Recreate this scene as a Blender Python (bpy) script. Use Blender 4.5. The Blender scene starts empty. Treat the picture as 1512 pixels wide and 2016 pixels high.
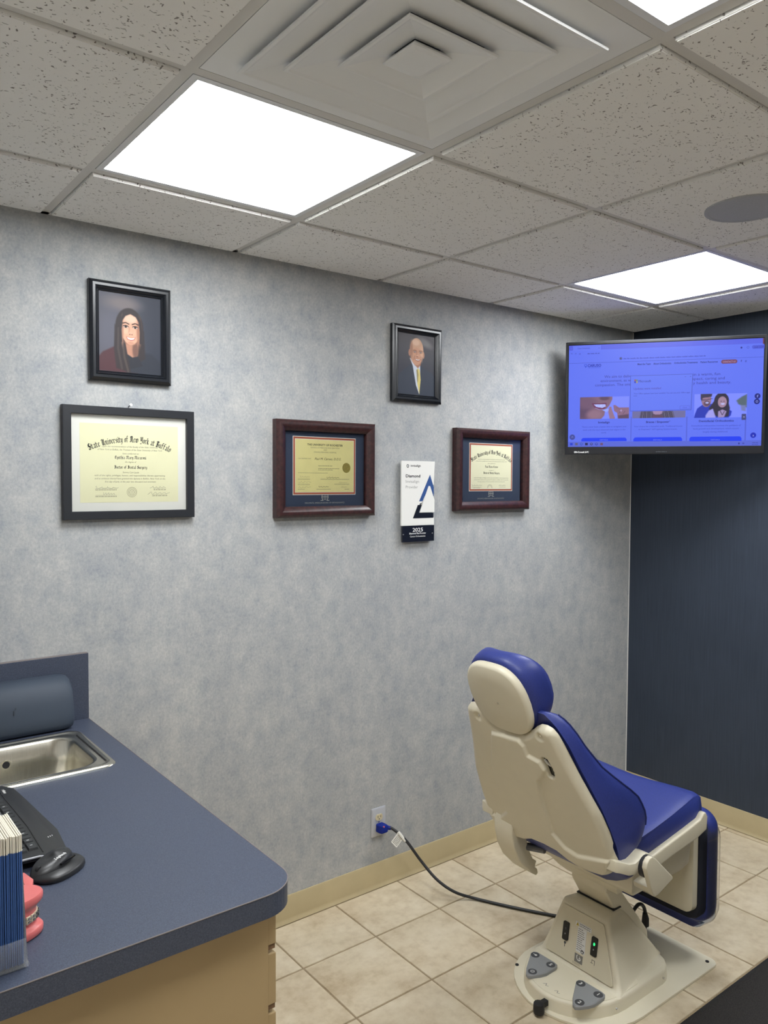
import bpy, bmesh, math, random
import numpy as np
from mathutils import Matrix, Vector

sc = bpy.context.scene
C = sc.collection
random.seed(7)
PI = math.pi

# ------------------------------------------------------------------ camera
CAM = Vector((-3.5259, -2.4515, 1.629)); YAW, PITCH, ROLL, FPX = 0.6585, -0.0401, 0.0045, 1542.1
fw = Vector((math.sin(YAW)*math.cos(PITCH), math.cos(YAW)*math.cos(PITCH), math.sin(PITCH)))
r0 = Vector((math.cos(YAW), -math.sin(YAW), 0)); u0 = r0.cross(fw)
rr = math.cos(ROLL)*r0 + math.sin(ROLL)*u0; uu = -math.sin(ROLL)*r0 + math.cos(ROLL)*u0
cd = bpy.data.cameras.new('camera'); cam = bpy.data.objects.new('camera', cd); C.objects.link(cam)
cd.sensor_fit = 'VERTICAL'; cd.sensor_height = 32.0; cd.sensor_width = 24.0
cd.lens = FPX/2016*32.0; cd.clip_start = 0.02
cam.matrix_world = Matrix(((rr.x, uu.x, -fw.x, CAM.x), (rr.y, uu.y, -fw.y, CAM.y), (rr.z, uu.z, -fw.z, CAM.z), (0, 0, 0, 1)))
sc.camera = cam

# ------------------------------------------------------------------ world, exposure
LIGHT = 13.0          # radiance of the ceiling panels
SCREEN = 0.54         # radiance of a white pixel of the television
w = bpy.data.worlds.new('world'); sc.world = w; w.use_nodes = True
w.node_tree.nodes['Background'].inputs[0].default_value = (0.6, 0.65, 0.75, 1)
w.node_tree.nodes['Background'].inputs[1].default_value = 0.15
vs = sc.view_settings
vs.view_transform = 'Standard'; vs.look = 'None'; vs.gamma = 1.0; vs.use_curve_mapping = False
vs.exposure = 0.70

# ------------------------------------------------------------------ helpers
def lin(c):
    c = c/255.0
    return c/12.92 if c <= 0.04045 else ((c+0.055)/1.055)**2.4
def S(r, g, b): return (lin(r), lin(g), lin(b), 1.0)

class NT:
    def __init__(s, name):
        s.m = bpy.data.materials.new(name); s.m.use_nodes = True
        s.t = s.m.node_tree; s.b = s.t.nodes['Principled BSDF']; s.out = s.t.nodes['Material Output']
    def n(s, typ, **kw):
        nd = s.t.nodes.new(typ)
        for k, v in kw.items():
            if k.startswith('i_'):
                key = k[2:]; key = int(key) if key.isdigit() else key
                nd.inputs[key].default_value = v
            else: setattr(nd, k, v)
        return nd
    def l(s, a, b): s.t.links.new(a, b)
    def coords(s, scale=(1, 1, 1), kind='Object', rand=False):
        tc = s.n('ShaderNodeTexCoord'); mp = s.n('ShaderNodeMapping'); mp.inputs['Scale'].default_value = scale
        src = tc.outputs[kind]
        if rand:
            oi = s.n('ShaderNodeObjectInfo'); mu = s.n('ShaderNodeMath', operation='MULTIPLY', i_1=37.0)
            s.l(oi.outputs['Random'], mu.inputs[0])
            ad = s.n('ShaderNodeVectorMath', operation='ADD'); s.l(src, ad.inputs[0]); s.l(mu.outputs[0], ad.inputs[1]); src = ad.outputs[0]
        s.l(src, mp.inputs['Vector']); return mp.outputs[0]
    def noise(s, vec, scale, detail=4, rough=0.55):
        nd = s.n('ShaderNodeTexNoise'); nd.inputs['Scale'].default_value = scale
        nd.inputs['Detail'].default_value = detail; nd.inputs['Roughness'].default_value = rough
        s.l(vec, nd.inputs['Vector']); return nd.outputs['Fac']
    def ramp(s, fac, stops):
        nd = s.n('ShaderNodeValToRGB'); e = nd.color_ramp.elements
        while len(e) < len(stops): e.new(0.5)
        for el, (p, c) in zip(e, stops): el.position = p; el.color = c
        s.l(fac, nd.inputs[0]); return nd.outputs[0]
    def mix(s, fac, a, b, blend='MIX'):
        nd = s.n('ShaderNodeMix', data_type='RGBA', blend_type=blend)
        for sock, v in ((nd.inputs[0], fac), (nd.inputs[6], a), (nd.inputs[7], b)):
            if hasattr(v, 'links'): s.l(v, sock)
            else: sock.default_value = v
        return nd.outputs[2]
    def base(s, c): 
        if hasattr(c, 'links'): s.l(c, s.b.inputs['Base Color'])
        else: s.b.inputs['Base Color'].default_value = c
    def bump(s, h, strength=0.2, dist=0.002):
        nd = s.n('ShaderNodeBump'); nd.inputs['Strength'].default_value = strength; nd.inputs['Distance'].default_value = dist
        s.l(h, nd.inputs['Height']); s.l(nd.outputs[0], s.b.inputs['Normal'])
    def set(s, rough=0.5, metal=0.0, spec=0.5):
        s.b.inputs['Roughness'].default_value = rough; s.b.inputs['Metallic'].default_value = metal
        s.b.inputs['Specular IOR Level'].default_value = spec
        return s

def plain(name, col, rough=0.5, metal=0.0, spec=0.5, grain=0.0, gscale=300, bump=0.0):
    t = NT(name).set(rough, metal, spec); 
    if grain:
        f = t.noise(t.coords(), gscale, 3)
        dk = tuple(max(0, c*(1-grain)) for c in col[:3])+(1,); lt = tuple(min(1, c*(1+grain)) for c in col[:3])+(1,)
        t.base(t.ramp(f, [(0.3, dk), (0.7, lt)]))
        if bump: t.bump(f, bump, 0.001)
    else: t.base(col)
    return t.m

M = {}
# wallpaper: pale grey-blue with blotches and short vertical fibres
t = NT('wallpaper').set(0.75, 0, 0.25)
v1 = t.coords((1, 1, 0.8)); v2 = t.coords((1, 1, 0.75))
big = t.noise(v1, 5, 3, 0.5); blot = t.noise(v1, 17, 8, 0.72); fine = t.noise(v2, 130, 4, 0.75)
c1 = t.ramp(blot, [(0.30, S(152, 156, 161)), (0.5, S(171, 172, 172)), (0.70, S(186, 185, 182))])
c1 = t.mix(0.5, c1, t.ramp(big, [(0.35, (0.43, 0.445, 0.46, 1)), (0.65, (0.55, 0.55, 0.545, 1))]), 'OVERLAY')
c4 = t.mix(0.7, c1, t.ramp(fine, [(0.28, (0.36, 0.37, 0.39, 1)), (0.5, (0.5, 0.5, 0.5, 1)), (0.72, (0.62, 0.62, 0.60, 1))]), 'OVERLAY')
t.base(c4); t.bump(fine, 0.25, 0.0015); M['wallpaper'] = t.m
# navy painted wall over ribbed wallpaper
t = NT('navy_wall').set(0.6, 0, 0.3)
rib = t.noise(t.coords((1, 1, 0.02)), 220, 2); b2 = t.noise(t.coords(), 3, 3)
cc = t.mix(0.35, t.ramp(b2, [(0.3, S(51, 59, 72)), (0.7, S(57, 65, 79))]), t.ramp(rib, [(0.3, S(44, 52, 65)), (0.7, S(66, 75, 89))]))
t.base(cc); t.bump(rib, 0.25, 0.001); M['navy_wall'] = t.m
M['cream_wall'] = plain('cream_wall', S(232, 230, 225), 0.8)
# floor tile: mottled travertine look
t = NT('floor_tile').set(0.38, 0, 0.4)
vv = t.coords((1, 1, 1), rand=True)
a = t.noise(vv, 7, 7, 0.6); b = t.noise(vv, 26, 5, 0.6)
col = t.mix(0.4, t.ramp(a, [(0.30, S(172, 152, 122)), (0.48, S(203, 188, 160)), (0.66, S(216, 203, 178))]), t.ramp(b, [(0.3, S(172, 152, 122)), (0.5, S(206, 191, 164)), (0.7, S(220, 208, 184))]))
t.base(col); t.bump(b, 0.1, 0.001); M['floor_tile'] = t.m
M['grout'] = plain('grout', S(150, 132, 104), 0.9, grain=0.15, gscale=120)
t = NT('carpet').set(0.95, 0, 0.1); f = t.noise(t.coords(), 350, 4, 0.7)
t.base(t.ramp(f, [(0.3, S(38, 37, 37)), (0.7, S(74, 71, 69))])); t.bump(f, 0.9, 0.004); M['carpet'] = t.m
M['baseboard'] = plain('baseboard', S(186, 170, 133), 0.5, grain=0.04, gscale=12)
# acoustic ceiling tile with fissures, the shade in their holes painted into the colour
t = NT('acoustic_tile').set(0.9, 0, 0.1)
vv = t.coords((1, 1, 1), rand=True)
wp = t.n('ShaderNodeTexNoise'); wp.inputs['Scale'].default_value = 45; wp.inputs['Detail'].default_value = 2; t.l(vv, wp.inputs['Vector'])
sub = t.n('ShaderNodeVectorMath', operation='SUBTRACT'); t.l(wp.outputs['Color'], sub.inputs[0]); sub.inputs[1].default_value = (0.5, 0.5, 0.5)
scl = t.n('ShaderNodeVectorMath', operation='SCALE'); t.l(sub.outputs[0], scl.inputs[0]); scl.inputs['Scale'].default_value = 0.035
add = t.n('ShaderNodeVectorMath', operation='ADD'); t.l(vv, add.inputs[0]); t.l(scl.outputs[0], add.inputs[1])
mp2 = t.n('ShaderNodeMapping'); mp2.inputs['Scale'].default_value = (105, 205, 105); mp2.inputs['Rotation'].default_value = (0, 0, 0.5); t.l(add.outputs[0], mp2.inputs['Vector'])
vo = t.n('ShaderNodeTexVoronoi'); vo.inputs['Scale'].default_value = 1.0; vo.inputs['Randomness'].default_value = 1.0; t.l(mp2.outputs[0], vo.inputs['Vector'])
sepc = t.n('ShaderNodeSeparateColor'); t.l(vo.outputs['Color'], sepc.inputs[0])
rad = t.n('ShaderNodeMapRange'); t.l(sepc.outputs[0], rad.inputs[0]); rad.inputs[1].default_value = 0.35; rad.inputs[2].default_value = 1.0; rad.inputs[3].default_value = 0.0; rad.inputs[4].default_value = 0.42
lt_ = t.n('ShaderNodeMath', operation='SUBTRACT'); t.l(rad.outputs[0], lt_.inputs[0]); t.l(vo.outputs['Distance'], lt_.inputs[1])
msk = t.n('ShaderNodeMapRange'); t.l(lt_.outputs[0], msk.inputs[0]); msk.inputs[1].default_value = 0.0; msk.inputs[2].default_value = 0.08; msk.inputs[3].default_value = 0; msk.inputs[4].default_value = 1
t.base(t.mix(msk.outputs[0], S(241, 239, 235), S(150, 144, 139)))
inv = t.n('ShaderNodeMath', operation='SUBTRACT', i_0=1.0); t.l(msk.outputs[0], inv.inputs[1]); t.bump(inv.outputs[0], 0.5, 0.003)
M['acoustic_tile'] = t.m
M['grid_metal'] = plain('grid_metal', S(212, 209, 204), 0.5)
M['vent_white'] = plain('vent_white', S(232, 232, 231), 0.45)
M['vent_gap_shade'] = plain('vent_gap_shade', S(92, 96, 106), 0.8)  # dark bluish tone stands for shade between the vent louvres
M['fixture_white'] = plain('fixture_white', S(225, 226, 228), 0.4)
M['grille_grey'] = plain('grille_grey', S(172, 174, 178), 0.7, grain=0.2, gscale=900)
t = NT('light_diffuser'); t.base((0.9, 0.9, 0.9, 1)); t.b.inputs['Emission Color'].default_value = (0.95, 0.98, 1.0, 1); t.b.inputs['Emission Strength'].default_value = LIGHT; M['diffuser'] = t.m
# laminate counter
t = NT('navy_laminate').set(0.42, 0, 0.45); f = t.noise(t.coords(), 420, 3, 0.8)
t.base(t.ramp(f, [(0.25, S(48, 54, 69)), (0.5, S(66, 73, 90)), (0.75, S(88, 95, 111))])); t.bump(f, 0.08, 0.0005); M['laminate'] = t.m
M['laminate_line'] = plain('laminate_line', S(120, 112, 110), 0.6)
M['tan_laminate'] = plain('tan_laminate', S(176, 152, 112), 0.45, grain=0.03, gscale=6)
M['tan_edge'] = plain('tan_edge', S(120, 92, 66), 0.6)
t = NT('steel').set(0.26, 1.0); f = t.noise(t.coords((60, 1, 1)), 18, 3)
t.base(t.ramp(f, [(0.3, S(196, 192, 180)), (0.7, S(216, 212, 200))])); M['steel'] = t.m
M['chrome'] = plain('chrome', S(220, 220, 220), 0.15, 1.0)
M['slate_plastic'] = plain('slate_plastic', S(56, 66, 80), 0.62, grain=0.05, gscale=8)
M['black_plastic'] = plain('black_plastic', S(38, 39, 41), 0.38, grain=0.08, gscale=500)
M['key_black'] = plain('key_black', S(44, 46, 48), 0.45)
M['gloss_black'] = plain('gloss_black', S(16, 17, 19), 0.12)
M['white_print'] = plain('white_print', S(228, 228, 226), 0.6)
M['gum_pink'] = plain('gum_pink', S(212, 110, 108), 0.28, grain=0.04, gscale=60)
M['tooth_cream'] = plain('tooth_cream', S(232, 222, 196), 0.3)
M['bracket_steel'] = plain('bracket_steel', S(150, 152, 154), 0.3, 1.0)
M['black_frame'] = plain('black_frame', S(30, 33, 39), 0.4)
M['black_frame_gloss'] = plain('black_frame_gloss', S(28, 31, 37), 0.25)
t = NT('mahogany').set(0.32, 0, 0.5); f = t.noise(t.coords((3, 3, 3)), 25, 4)
t.base(t.ramp(f, [(0.35, S(42, 24, 26)), (0.65, S(66, 37, 37))])); M['mahogany'] = t.m
M['dark_edge'] = plain('dark_edge', S(38, 28, 30), 0.4)
M['navy_mat'] = plain('navy_mat', S(52, 62, 84), 0.9)
M['rust_mat'] = plain('rust_mat', S(172, 92, 66), 0.85)
M['white_mat'] = plain('white_mat', S(227, 225, 218), 0.85)
M['cream_paper'] = plain('cream_paper', S(230, 226, 189), 0.8)
M['gold_paper'] = plain('gold_paper', S(224, 214, 150), 0.75, grain=0.03, gscale=30)
M['ivory_paper'] = plain('ivory_paper', S(236, 232, 200), 0.8)
M['ink'] = plain('ink', S(38, 36, 36), 0.7)
M['ink_grey'] = plain('ink_grey', S(128, 122, 98), 0.8)
M['gold_foil'] = plain('gold_foil', S(150, 136, 66), 0.45, 0.3, grain=0.15, gscale=250)
M['silver_foil'] = plain('silver_foil', S(168, 168, 160), 0.45, 0.2)
M['acrylic_white'] = plain('acrylic_white', S(236, 235, 230), 0.18)
M['acrylic_black'] = plain('acrylic_black', S(26, 30, 42), 0.15)
M['acrylic_blue'] = plain('acrylic_blue', S(60, 88, 142), 0.2)
M['ivory_plastic'] = plain('ivory_plastic', S(214, 202, 166), 0.35)
M['plate_metal'] = plain('plate_metal', S(188, 190, 196), 0.4, 0.2)
M['cord_black'] = plain('cord_black', S(32, 33, 36), 0.45)
M['tag_white'] = plain('tag_white', S(228, 226, 218), 0.6)
M['chair_shell'] = plain('chair_shell', S(215, 207, 184), 0.36, grain=0.012, gscale=20)
M['chair_base'] = plain('chair_base', S(222, 214, 191), 0.4, grain=0.012, gscale=20)
t = NT('blue_vinyl').set(0.42, 0, 0.45); f = t.noise(t.coords(), 260, 4, 0.6)
t.base(t.ramp(f, [(0.3, S(38, 50, 116)), (0.7, S(46, 58, 130))])); t.bump(f, 0.06, 0.0006); M['blue_vinyl'] = t.m
M['blue_stitch'] = plain('blue_stitch', S(32, 42, 100), 0.5)
M['navy_fabric'] = plain('navy_fabric', S(24, 27, 40), 0.85)
M['pad_grey'] = plain('pad_grey', S(140, 142, 144), 0.5)
M['pad_dark'] = plain('pad_dark', S(68, 70, 74), 0.5)
M['switch_black'] = plain('switch_black', S(20, 24, 26), 0.3)
M['rubber_black'] = plain('rubber_black', S(30, 30, 33), 0.6)
M['sticker_yellow'] = plain('sticker_yellow', S(214, 190, 70), 0.6)
M['sticker_grey'] = plain('sticker_grey', S(120, 118, 114), 0.6)
M['print_grey'] = plain('print_grey', S(140, 134, 122), 0.7)
t = NT('green_led'); t.base(S(20, 200, 80)); t.b.inputs['Emission Color'].default_value = (0.02, 1, 0.15, 1); t.b.inputs['Emission Strength'].default_value = 1.6; M['green_led'] = t.m
M['tv_black'] = plain('tv_black', S(24, 25, 30), 0.3)
M['tv_silver'] = plain('tv_silver', S(105, 108, 116), 0.35, 0.6)
def clear(name, tint, gloss, rough=0.03, haze=None, hz=0.0):
    m = bpy.data.materials.new(name); m.use_nodes = True; nt = m.node_tree; nt.nodes.clear()
    o = nt.nodes.new('ShaderNodeOutputMaterial'); tr = nt.nodes.new('ShaderNodeBsdfTransparent'); tr.inputs[0].default_value = tint
    g = nt.nodes.new('ShaderNodeBsdfGlossy'); g.inputs['Roughness'].default_value = rough
    fr = nt.nodes.new('ShaderNodeFresnel'); fr.inputs[0].default_value = gloss
    mx = nt.nodes.new('ShaderNodeMixShader'); nt.links.new(fr.outputs[0], mx.inputs[0]); nt.links.new(tr.outputs[0], mx.inputs[1]); nt.links.new(g.outputs[0], mx.inputs[2])
    last = mx.outputs[0]
    if haze:
        d = nt.nodes.new('ShaderNodeBsdfDiffuse'); d.inputs[0].default_value = haze; m2 = nt.nodes.new('ShaderNodeMixShader'); m2.inputs[0].default_value = hz
        nt.links.new(last, m2.inputs[1]); nt.links.new(d.outputs[0], m2.inputs[2]); last = m2.outputs[0]
    nt.links.new(last, o.inputs[0]); return m
M['pane'] = clear('picture_glass', (0.98, 0.985, 0.985, 1), 1.18)
M['acrylic'] = clear('clear_acrylic', (0.99, 0.995, 0.995, 1), 1.12, 0.05, (0.92, 0.94, 0.96, 1), 0.10)
M['film'] = clear('clear_film', (0.92, 0.93, 0.95, 1), 1.35, 0.1, (0.6, 0.63, 0.7, 1), 0.03)
M['blue_clear'] = clear('blue_clear_plastic', (0.10, 0.16, 0.62, 1), 1.45, 0.08, S(40, 62, 170), 0.55)
# colour read from a per-face attribute: printed pictures and the lit screen
t = NT('photo_print').set(0.5, 0, 0.3); at = t.n('ShaderNodeAttribute', attribute_name='print'); t.base(at.outputs['Color']); M['photo_print'] = t.m
t = NT('lit_screen').set(0.3, 0, 0.2); at = t.n('ShaderNodeAttribute', attribute_name='print'); t.base((0.01, 0.01, 0.012, 1))
t.l(at.outputs['Color'], t.b.inputs['Emission Color']); t.b.inputs['Emission Strength'].default_value = SCREEN; M['lit_screen'] = t.m
# brochure: blue lower part, cream above, along its own height
def brochure_mat(name, lo, hi, cut):
    t = NT(name).set(0.7); tc = t.n('ShaderNodeTexCoord'); sp = t.n('ShaderNodeSeparateXYZ'); t.l(tc.outputs['Object'], sp.inputs[0])
    gt = t.n('ShaderNodeMath', operation='GREATER_THAN', i_1=cut); t.l(sp.outputs[2], gt.inputs[0]); t.base(t.mix(gt.outputs[0], lo, hi)); return t.m
M['brochure_blue'] = brochure_mat('brochure_blue', S(52, 88, 148), S(226, 220, 204), 0.173)
M['brochure_grey'] = plain('brochure_grey', S(176, 172, 166), 0.7)

class MB:
    def __init__(s): s.v = []; s.f = []; s.c = []
    def add(s, vs_, fs, col=None):
        o = len(s.v); s.v += [tuple(p) for p in vs_]; s.f += [tuple(i+o for i in f) for f in fs]; s.c += [col]*len(fs); return s
    def box(s, x0, x1, y0, y1, z0, z1, col=None):
        v = [(x, y, z) for z in (z0, z1) for y in (y0, y1) for x in (x0, x1)]
        return s.add(v, [(0, 2, 3, 1), (4, 5, 7, 6), (0, 1, 5, 4), (2, 6, 7, 3), (0, 4, 6, 2), (1, 3, 7, 5)], col)
    def loft(s, rings, cap0=True, cap1=True, col=None):
        n = len(rings[0]); v = [p for r in rings for p in r]; f = []
        for k in range(len(rings)-1):
            for i in range(n):
                j = (i+1) % n; f.append((k*n+i, k*n+j, (k+1)*n+j, (k+1)*n+i))
        if cap0: f.append(tuple(range(n-1, -1, -1)))
        if cap1: f.append(tuple((len(rings)-1)*n+i for i in range(n)))
        return s.add(v, f, col)
    def prism(s, poly, fn, a, b, col=None):
        return s.loft([[fn(p[0], p[1], a) for p in poly], [fn(p[0], p[1], b) for p in poly]], col=col)
    def tube(s, pts, r, n=10, col=None):
        P = [Vector(p) for p in pts]; rings = []; up = Vector((0, 0, 1))
        rad = r if isinstance(r, (list, tuple)) else [r]*len(P)
        d = (P[1]-P[0]).normalized(); x = d.cross(up) if abs(d.z) < 0.95 else d.cross(Vector((1, 0, 0))); x.normalize()
        for i, p in enumerate(P):
            d = (P[min(i+1, len(P)-1)]-P[max(i-1, 0)]).normalized(); x = (x-d*x.dot(d)).normalized(); y = d.cross(x)
            rings.append([tuple(p+(x*math.cos(2*PI*k/n)+y*math.sin(2*PI*k/n))*rad[i]) for k in range(n)])
        return s.loft(rings, col=col)
    def lathe(s, prof, cx, cy, n=24, col=None):
        return s.loft([[(cx+r*math.cos(2*PI*k/n), cy+r*math.sin(2*PI*k/n), z) for k in range(n)] for r, z in prof], col=col)
    def disc(s, c, ax, r, h, n=20, col=None, r2=None):
        c = Vector(c); ax = Vector(ax).normalized(); x = ax.cross(Vector((0, 0, 1)) if abs(ax.z) < 0.9 else Vector((1, 0, 0))).normalized(); y = ax.cross(x)
        r2 = r if r2 is None else r2
        return s.loft([[tuple(c+ax*hh+(x*math.cos(2*PI*k/n)+y*math.sin(2*PI*k/n))*q) for k in range(n)] for hh, q in ((0, r), (h, r2))], col=col)

ORG = {}
def put(name, mb, mat, parent=None, origin=None, smooth=35, bevel=0.0, seg=2, matrix=None):
    """one mesh object; with a parent the mesh is written relative to the thing's base"""
    o0 = Vector(ORG[parent.name]) if parent is not None else Vector(origin or (0, 0, 0))
    me = bpy.data.meshes.new(name)
    V = [Vector(p) for p in mb.v]
    if matrix is not None: V = [matrix @ p for p in V]
    me.from_pydata([tuple(p-o0) for p in V], [], mb.f)
    bm = bmesh.new(); bm.from_mesh(me)
    if mb.c and mb.c[0] is None: bmesh.ops.recalc_face_normals(bm, faces=bm.faces)
    if bevel:
        ed = [e for e in bm.edges if len(e.link_faces) == 2 and e.calc_face_angle(0) > 0.5]
        bmesh.ops.bevel(bm, geom=ed, offset=bevel, segments=seg, profile=0.6, affect='EDGES', clamp_overlap=True)
    bm.to_mesh(me); bm.free()
    if mb.c and mb.c[0] is not None:
        at = me.attributes.new('print', 'FLOAT_COLOR', 'FACE')
        at.data.foreach_set('color', np.array([tuple(c)[:3]+(1.0,) for c in mb.c], dtype=np.float32).ravel())
    if smooth:
        me.polygons.foreach_set('use_smooth', [True]*len(me.polygons)); me.set_sharp_from_angle(angle=math.radians(smooth))
    me.materials.append(M[mat] if isinstance(mat, str) else mat)
    ob = bpy.data.objects.new(name, me); C.objects.link(ob)
    if parent is not None: ob.parent = parent
    else: ob.location = o0
    ORG[ob.name] = tuple(o0)
    return ob
def thing(name, label, cat, loc, group=None):
    o = bpy.data.objects.new(name, None); C.objects.link(o); o.location = loc; o.empty_display_size = 0.05
    ORG[o.name] = tuple(loc); return tag(o, label, cat, group)
def tag(o, label, cat, group=None):
    o['label'] = label; o['category'] = cat
    if group: o['group'] = group
    return o
def struct(o, label=None):
    o['kind'] = 'structure'
    if label: o['label'] = label
    return o
def rrect(x0, x1, y0, y1, r, n=5):
    pts = []
    for cx, cy, a in ((x1-r, y1-r, 0), (x0+r, y1-r, PI/2), (x0+r, y0+r, PI), (x1-r, y0+r, 1.5*PI)):
        for k in range(n+1): pts.append((cx+r*math.cos(a+PI/2*k/n), cy+r*math.sin(a+PI/2*k/n)))
    return pts
XY = lambda a, b, c: (a, b, c)
XZ = lambda a, b, c: (a, c, b)
YZ = lambda a, b, c: (c, a, b)

# text as flat meshes -------------------------------------------------------
_tc = {}
def glyphs(s, bold=0.0, shear=0.0):
    k = (s, bold, shear)
    if k not in _tc:
        cu = bpy.data.curves.new('txt', 'FONT'); cu.body = s; cu.size = 1.0; cu.resolution_u = 2; cu.offset = bold; cu.shear = shear
        ob = bpy.data.objects.new('txt', cu); me = ob.to_mesh()
        v = np.array([(q.co.x, q.co.y) for q in me.vertices]) if len(me.vertices) else np.zeros((0, 2)); f = [tuple(p.vertices) for p in me.polygons]
        ob.to_mesh_clear(); bpy.data.objects.remove(ob); bpy.data.curves.remove(cu); _tc[k] = (v, f)
    return _tc[k]
def text2d(s, x, y, size, width=None, align='C', bold=0.0, shear=0.0, arc=0.0):
    """flat outline of a line of text: x,y is the anchor on the baseline"""
    v, f = glyphs(s, bold, shear)
    if not len(v): return v, f
    v = v.copy(); x0, x1 = v[:, 0].min(), v[:, 0].max(); v[:, 0] -= x0
    sx = (width/(x1-x0)) if width else size
    v[:, 0] *= sx; v[:, 1] *= size; W_ = (x1-x0)*sx
    v[:, 0] -= {'C': W_/2, 'L': 0, 'R': W_}[align]
    if arc:
        xx = v[:, 0].copy(); ang = -2*arc*xx; yy = v[:, 1].copy()
        v[:, 0] = xx - np.sin(ang)*yy; v[:, 1] = yy*np.cos(ang) - arc*xx*xx
    v[:, 0] += x; v[:, 1] += y
    return v, f
# broad-nib blackletter strokes for the diploma headings
_BL = dict(
 i=[[(-.05,.42),(0,.48),(0,.06),(.06,.01)],[(-.02,.62),(.03,.66)]], n=[[(-.05,.42),(0,.48),(0,.02)],[(0,.38),(.10,.49),(.18,.43),(.18,.06),(.24,.01)]], u=[[(-.05,.42),(0,.48),(0,.08),(.07,.01),(.17,.10)],[(.13,.43),(.18,.48),(.18,.06),(.24,.01)]],
 r=[[(-.05,.42),(0,.48),(0,.06),(.05,.01)],[(0,.38),(.09,.49),(.16,.43)]], t=[[(0,.62),(0,.08),(.07,.0),(.14,.06)],[(-.08,.46),(.14,.46)]], a=[[(.02,.42),(.09,.49),(.17,.43),(.17,.06),(.23,.01)],[(.17,.28),(.03,.2),(0,.1),(.06,.01),(.17,.1)]],
 e=[[(.18,.12),(.08,0),(0,.08),(0,.40),(.09,.49),(.17,.40),(.02,.24)]], o=[[(0,.40),(0,.1),(.08,.01),(.18,.1),(.18,.40),(.10,.49),(0,.40)]], c=[[(.16,.42),(.09,.49),(0,.4),(0,.1),(.08,.01),(.17,.1)]],
 s=[[(.16,.43),(.08,.49),(0,.40),(.04,.29),(.14,.22),(.17,.12),(.09,.01),(0,.07)]], v=[[(-.05,.42),(0,.48),(0,.08),(.08,.01),(.18,.12),(.18,.40),(.10,.49)]], w=[[(-.05,.42),(0,.48),(0,.08),(.07,.01),(.15,.08)],[(.11,.43),(.15,.48),(.15,.08),(.22,.01),(.31,.12),(.31,.40),(.24,.49)]],
 y=[[(-.05,.42),(0,.48),(0,.08),(.08,.01),(.18,.1)],[(.14,.43),(.18,.48),(.18,-.05),(.08,-.2),(-.02,-.17)]], f=[[(.17,.70),(.09,.76),(.03,.68),(.03,0)],[(-.06,.46),(.15,.46)]], l=[[(-.05,.7),(0,.76),(0,.07),(.07,.01)]],
 h=[[(-.05,.7),(0,.76),(0,.02)],[(0,.38),(.10,.49),(.18,.42),(.18,.08),(.10,-.12)]], k=[[(-.05,.7),(0,.76),(0,.02)],[(0,.3),(.10,.49),(.17,.42),(.02,.26),(.12,.2),(.16,.05),(.22,.01)]], d=[[(.02,.76),(.18,.42),(.18,.1),(.08,.01),(0,.1),(0,.40),(.09,.48),(.16,.42)]],
 g=[[(.17,.42),(.09,.49),(0,.4),(0,.12),(.08,.03),(.17,.12)],[(.15,.46),(.19,.48),(.19,-.05),(.1,-.2),(-.02,-.15)]],
 S=[[(.30,.66),(.20,.76),(.06,.68),(.04,.54),(.16,.44),(.30,.34),(.34,.18),(.22,.02),(.06,.04),(-.02,.14)],[(.15,.68),(.17,.1)],[(-.04,.42),(.34,.40)]], U=[[(-.05,.62),(.04,.74),(.16,.66),(.06,.5),(.04,.16),(.16,.02),(.32,.12)],[(.20,.6),(.32,.74),(.32,.06),(.40,0)],[(.18,.62),(.18,.1)]],
 N=[[(-.04,.1),(.04,.02),(.08,.2),(.08,.74),(0,.62)],[(.08,.6),(.22,.76),(.34,.64),(.34,.06),(.42,0)],[(.20,.7),(.20,.08)]], Y=[[(-.02,.66),(.08,.76),(.08,.36),(.18,.24),(.32,.36)],[(.30,.76),(.34,.70),(.34,.1),(.20,-.1),(.04,-.04)],[(.20,.70),(.20,.3)]],
 B=[[(.06,.72),(.06,.04)],[(-.04,.66),(.12,.76),(.28,.70),(.30,.54),(.10,.42),(.30,.34),(.34,.16),(.22,.02),(-.04,.06)],[(.17,.68),(.17,.08)]], C=[[(.32,.64),(.22,.76),(.06,.64),(.02,.2),(.16,.02),(.34,.14)],[(.17,.7),(.17,.1)],[(.3,.7),(.3,.5)]],
 M=[[(-.04,.1),(.04,.02),(.08,.2),(.08,.74),(0,.62)],[(.08,.6),(.18,.76),(.28,.64),(.28,.04)],[(.28,.6),(.38,.76),(.48,.64),(.48,.06),(.56,0)]], D=[[(-.06,.7),(.1,.76),(.3,.68),(.36,.4),(.3,.1),(.14,.01),(-.04,.06)],[(.08,.72),(.06,.08)],[(.2,.66),(.2,.12)]],
 P=[[(.06,.74),(.06,-.05)],[(-.04,.66),(.12,.76),(.30,.66),(.30,.44),(.14,.34)],[(.17,.68),(.17,.38)]])
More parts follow.
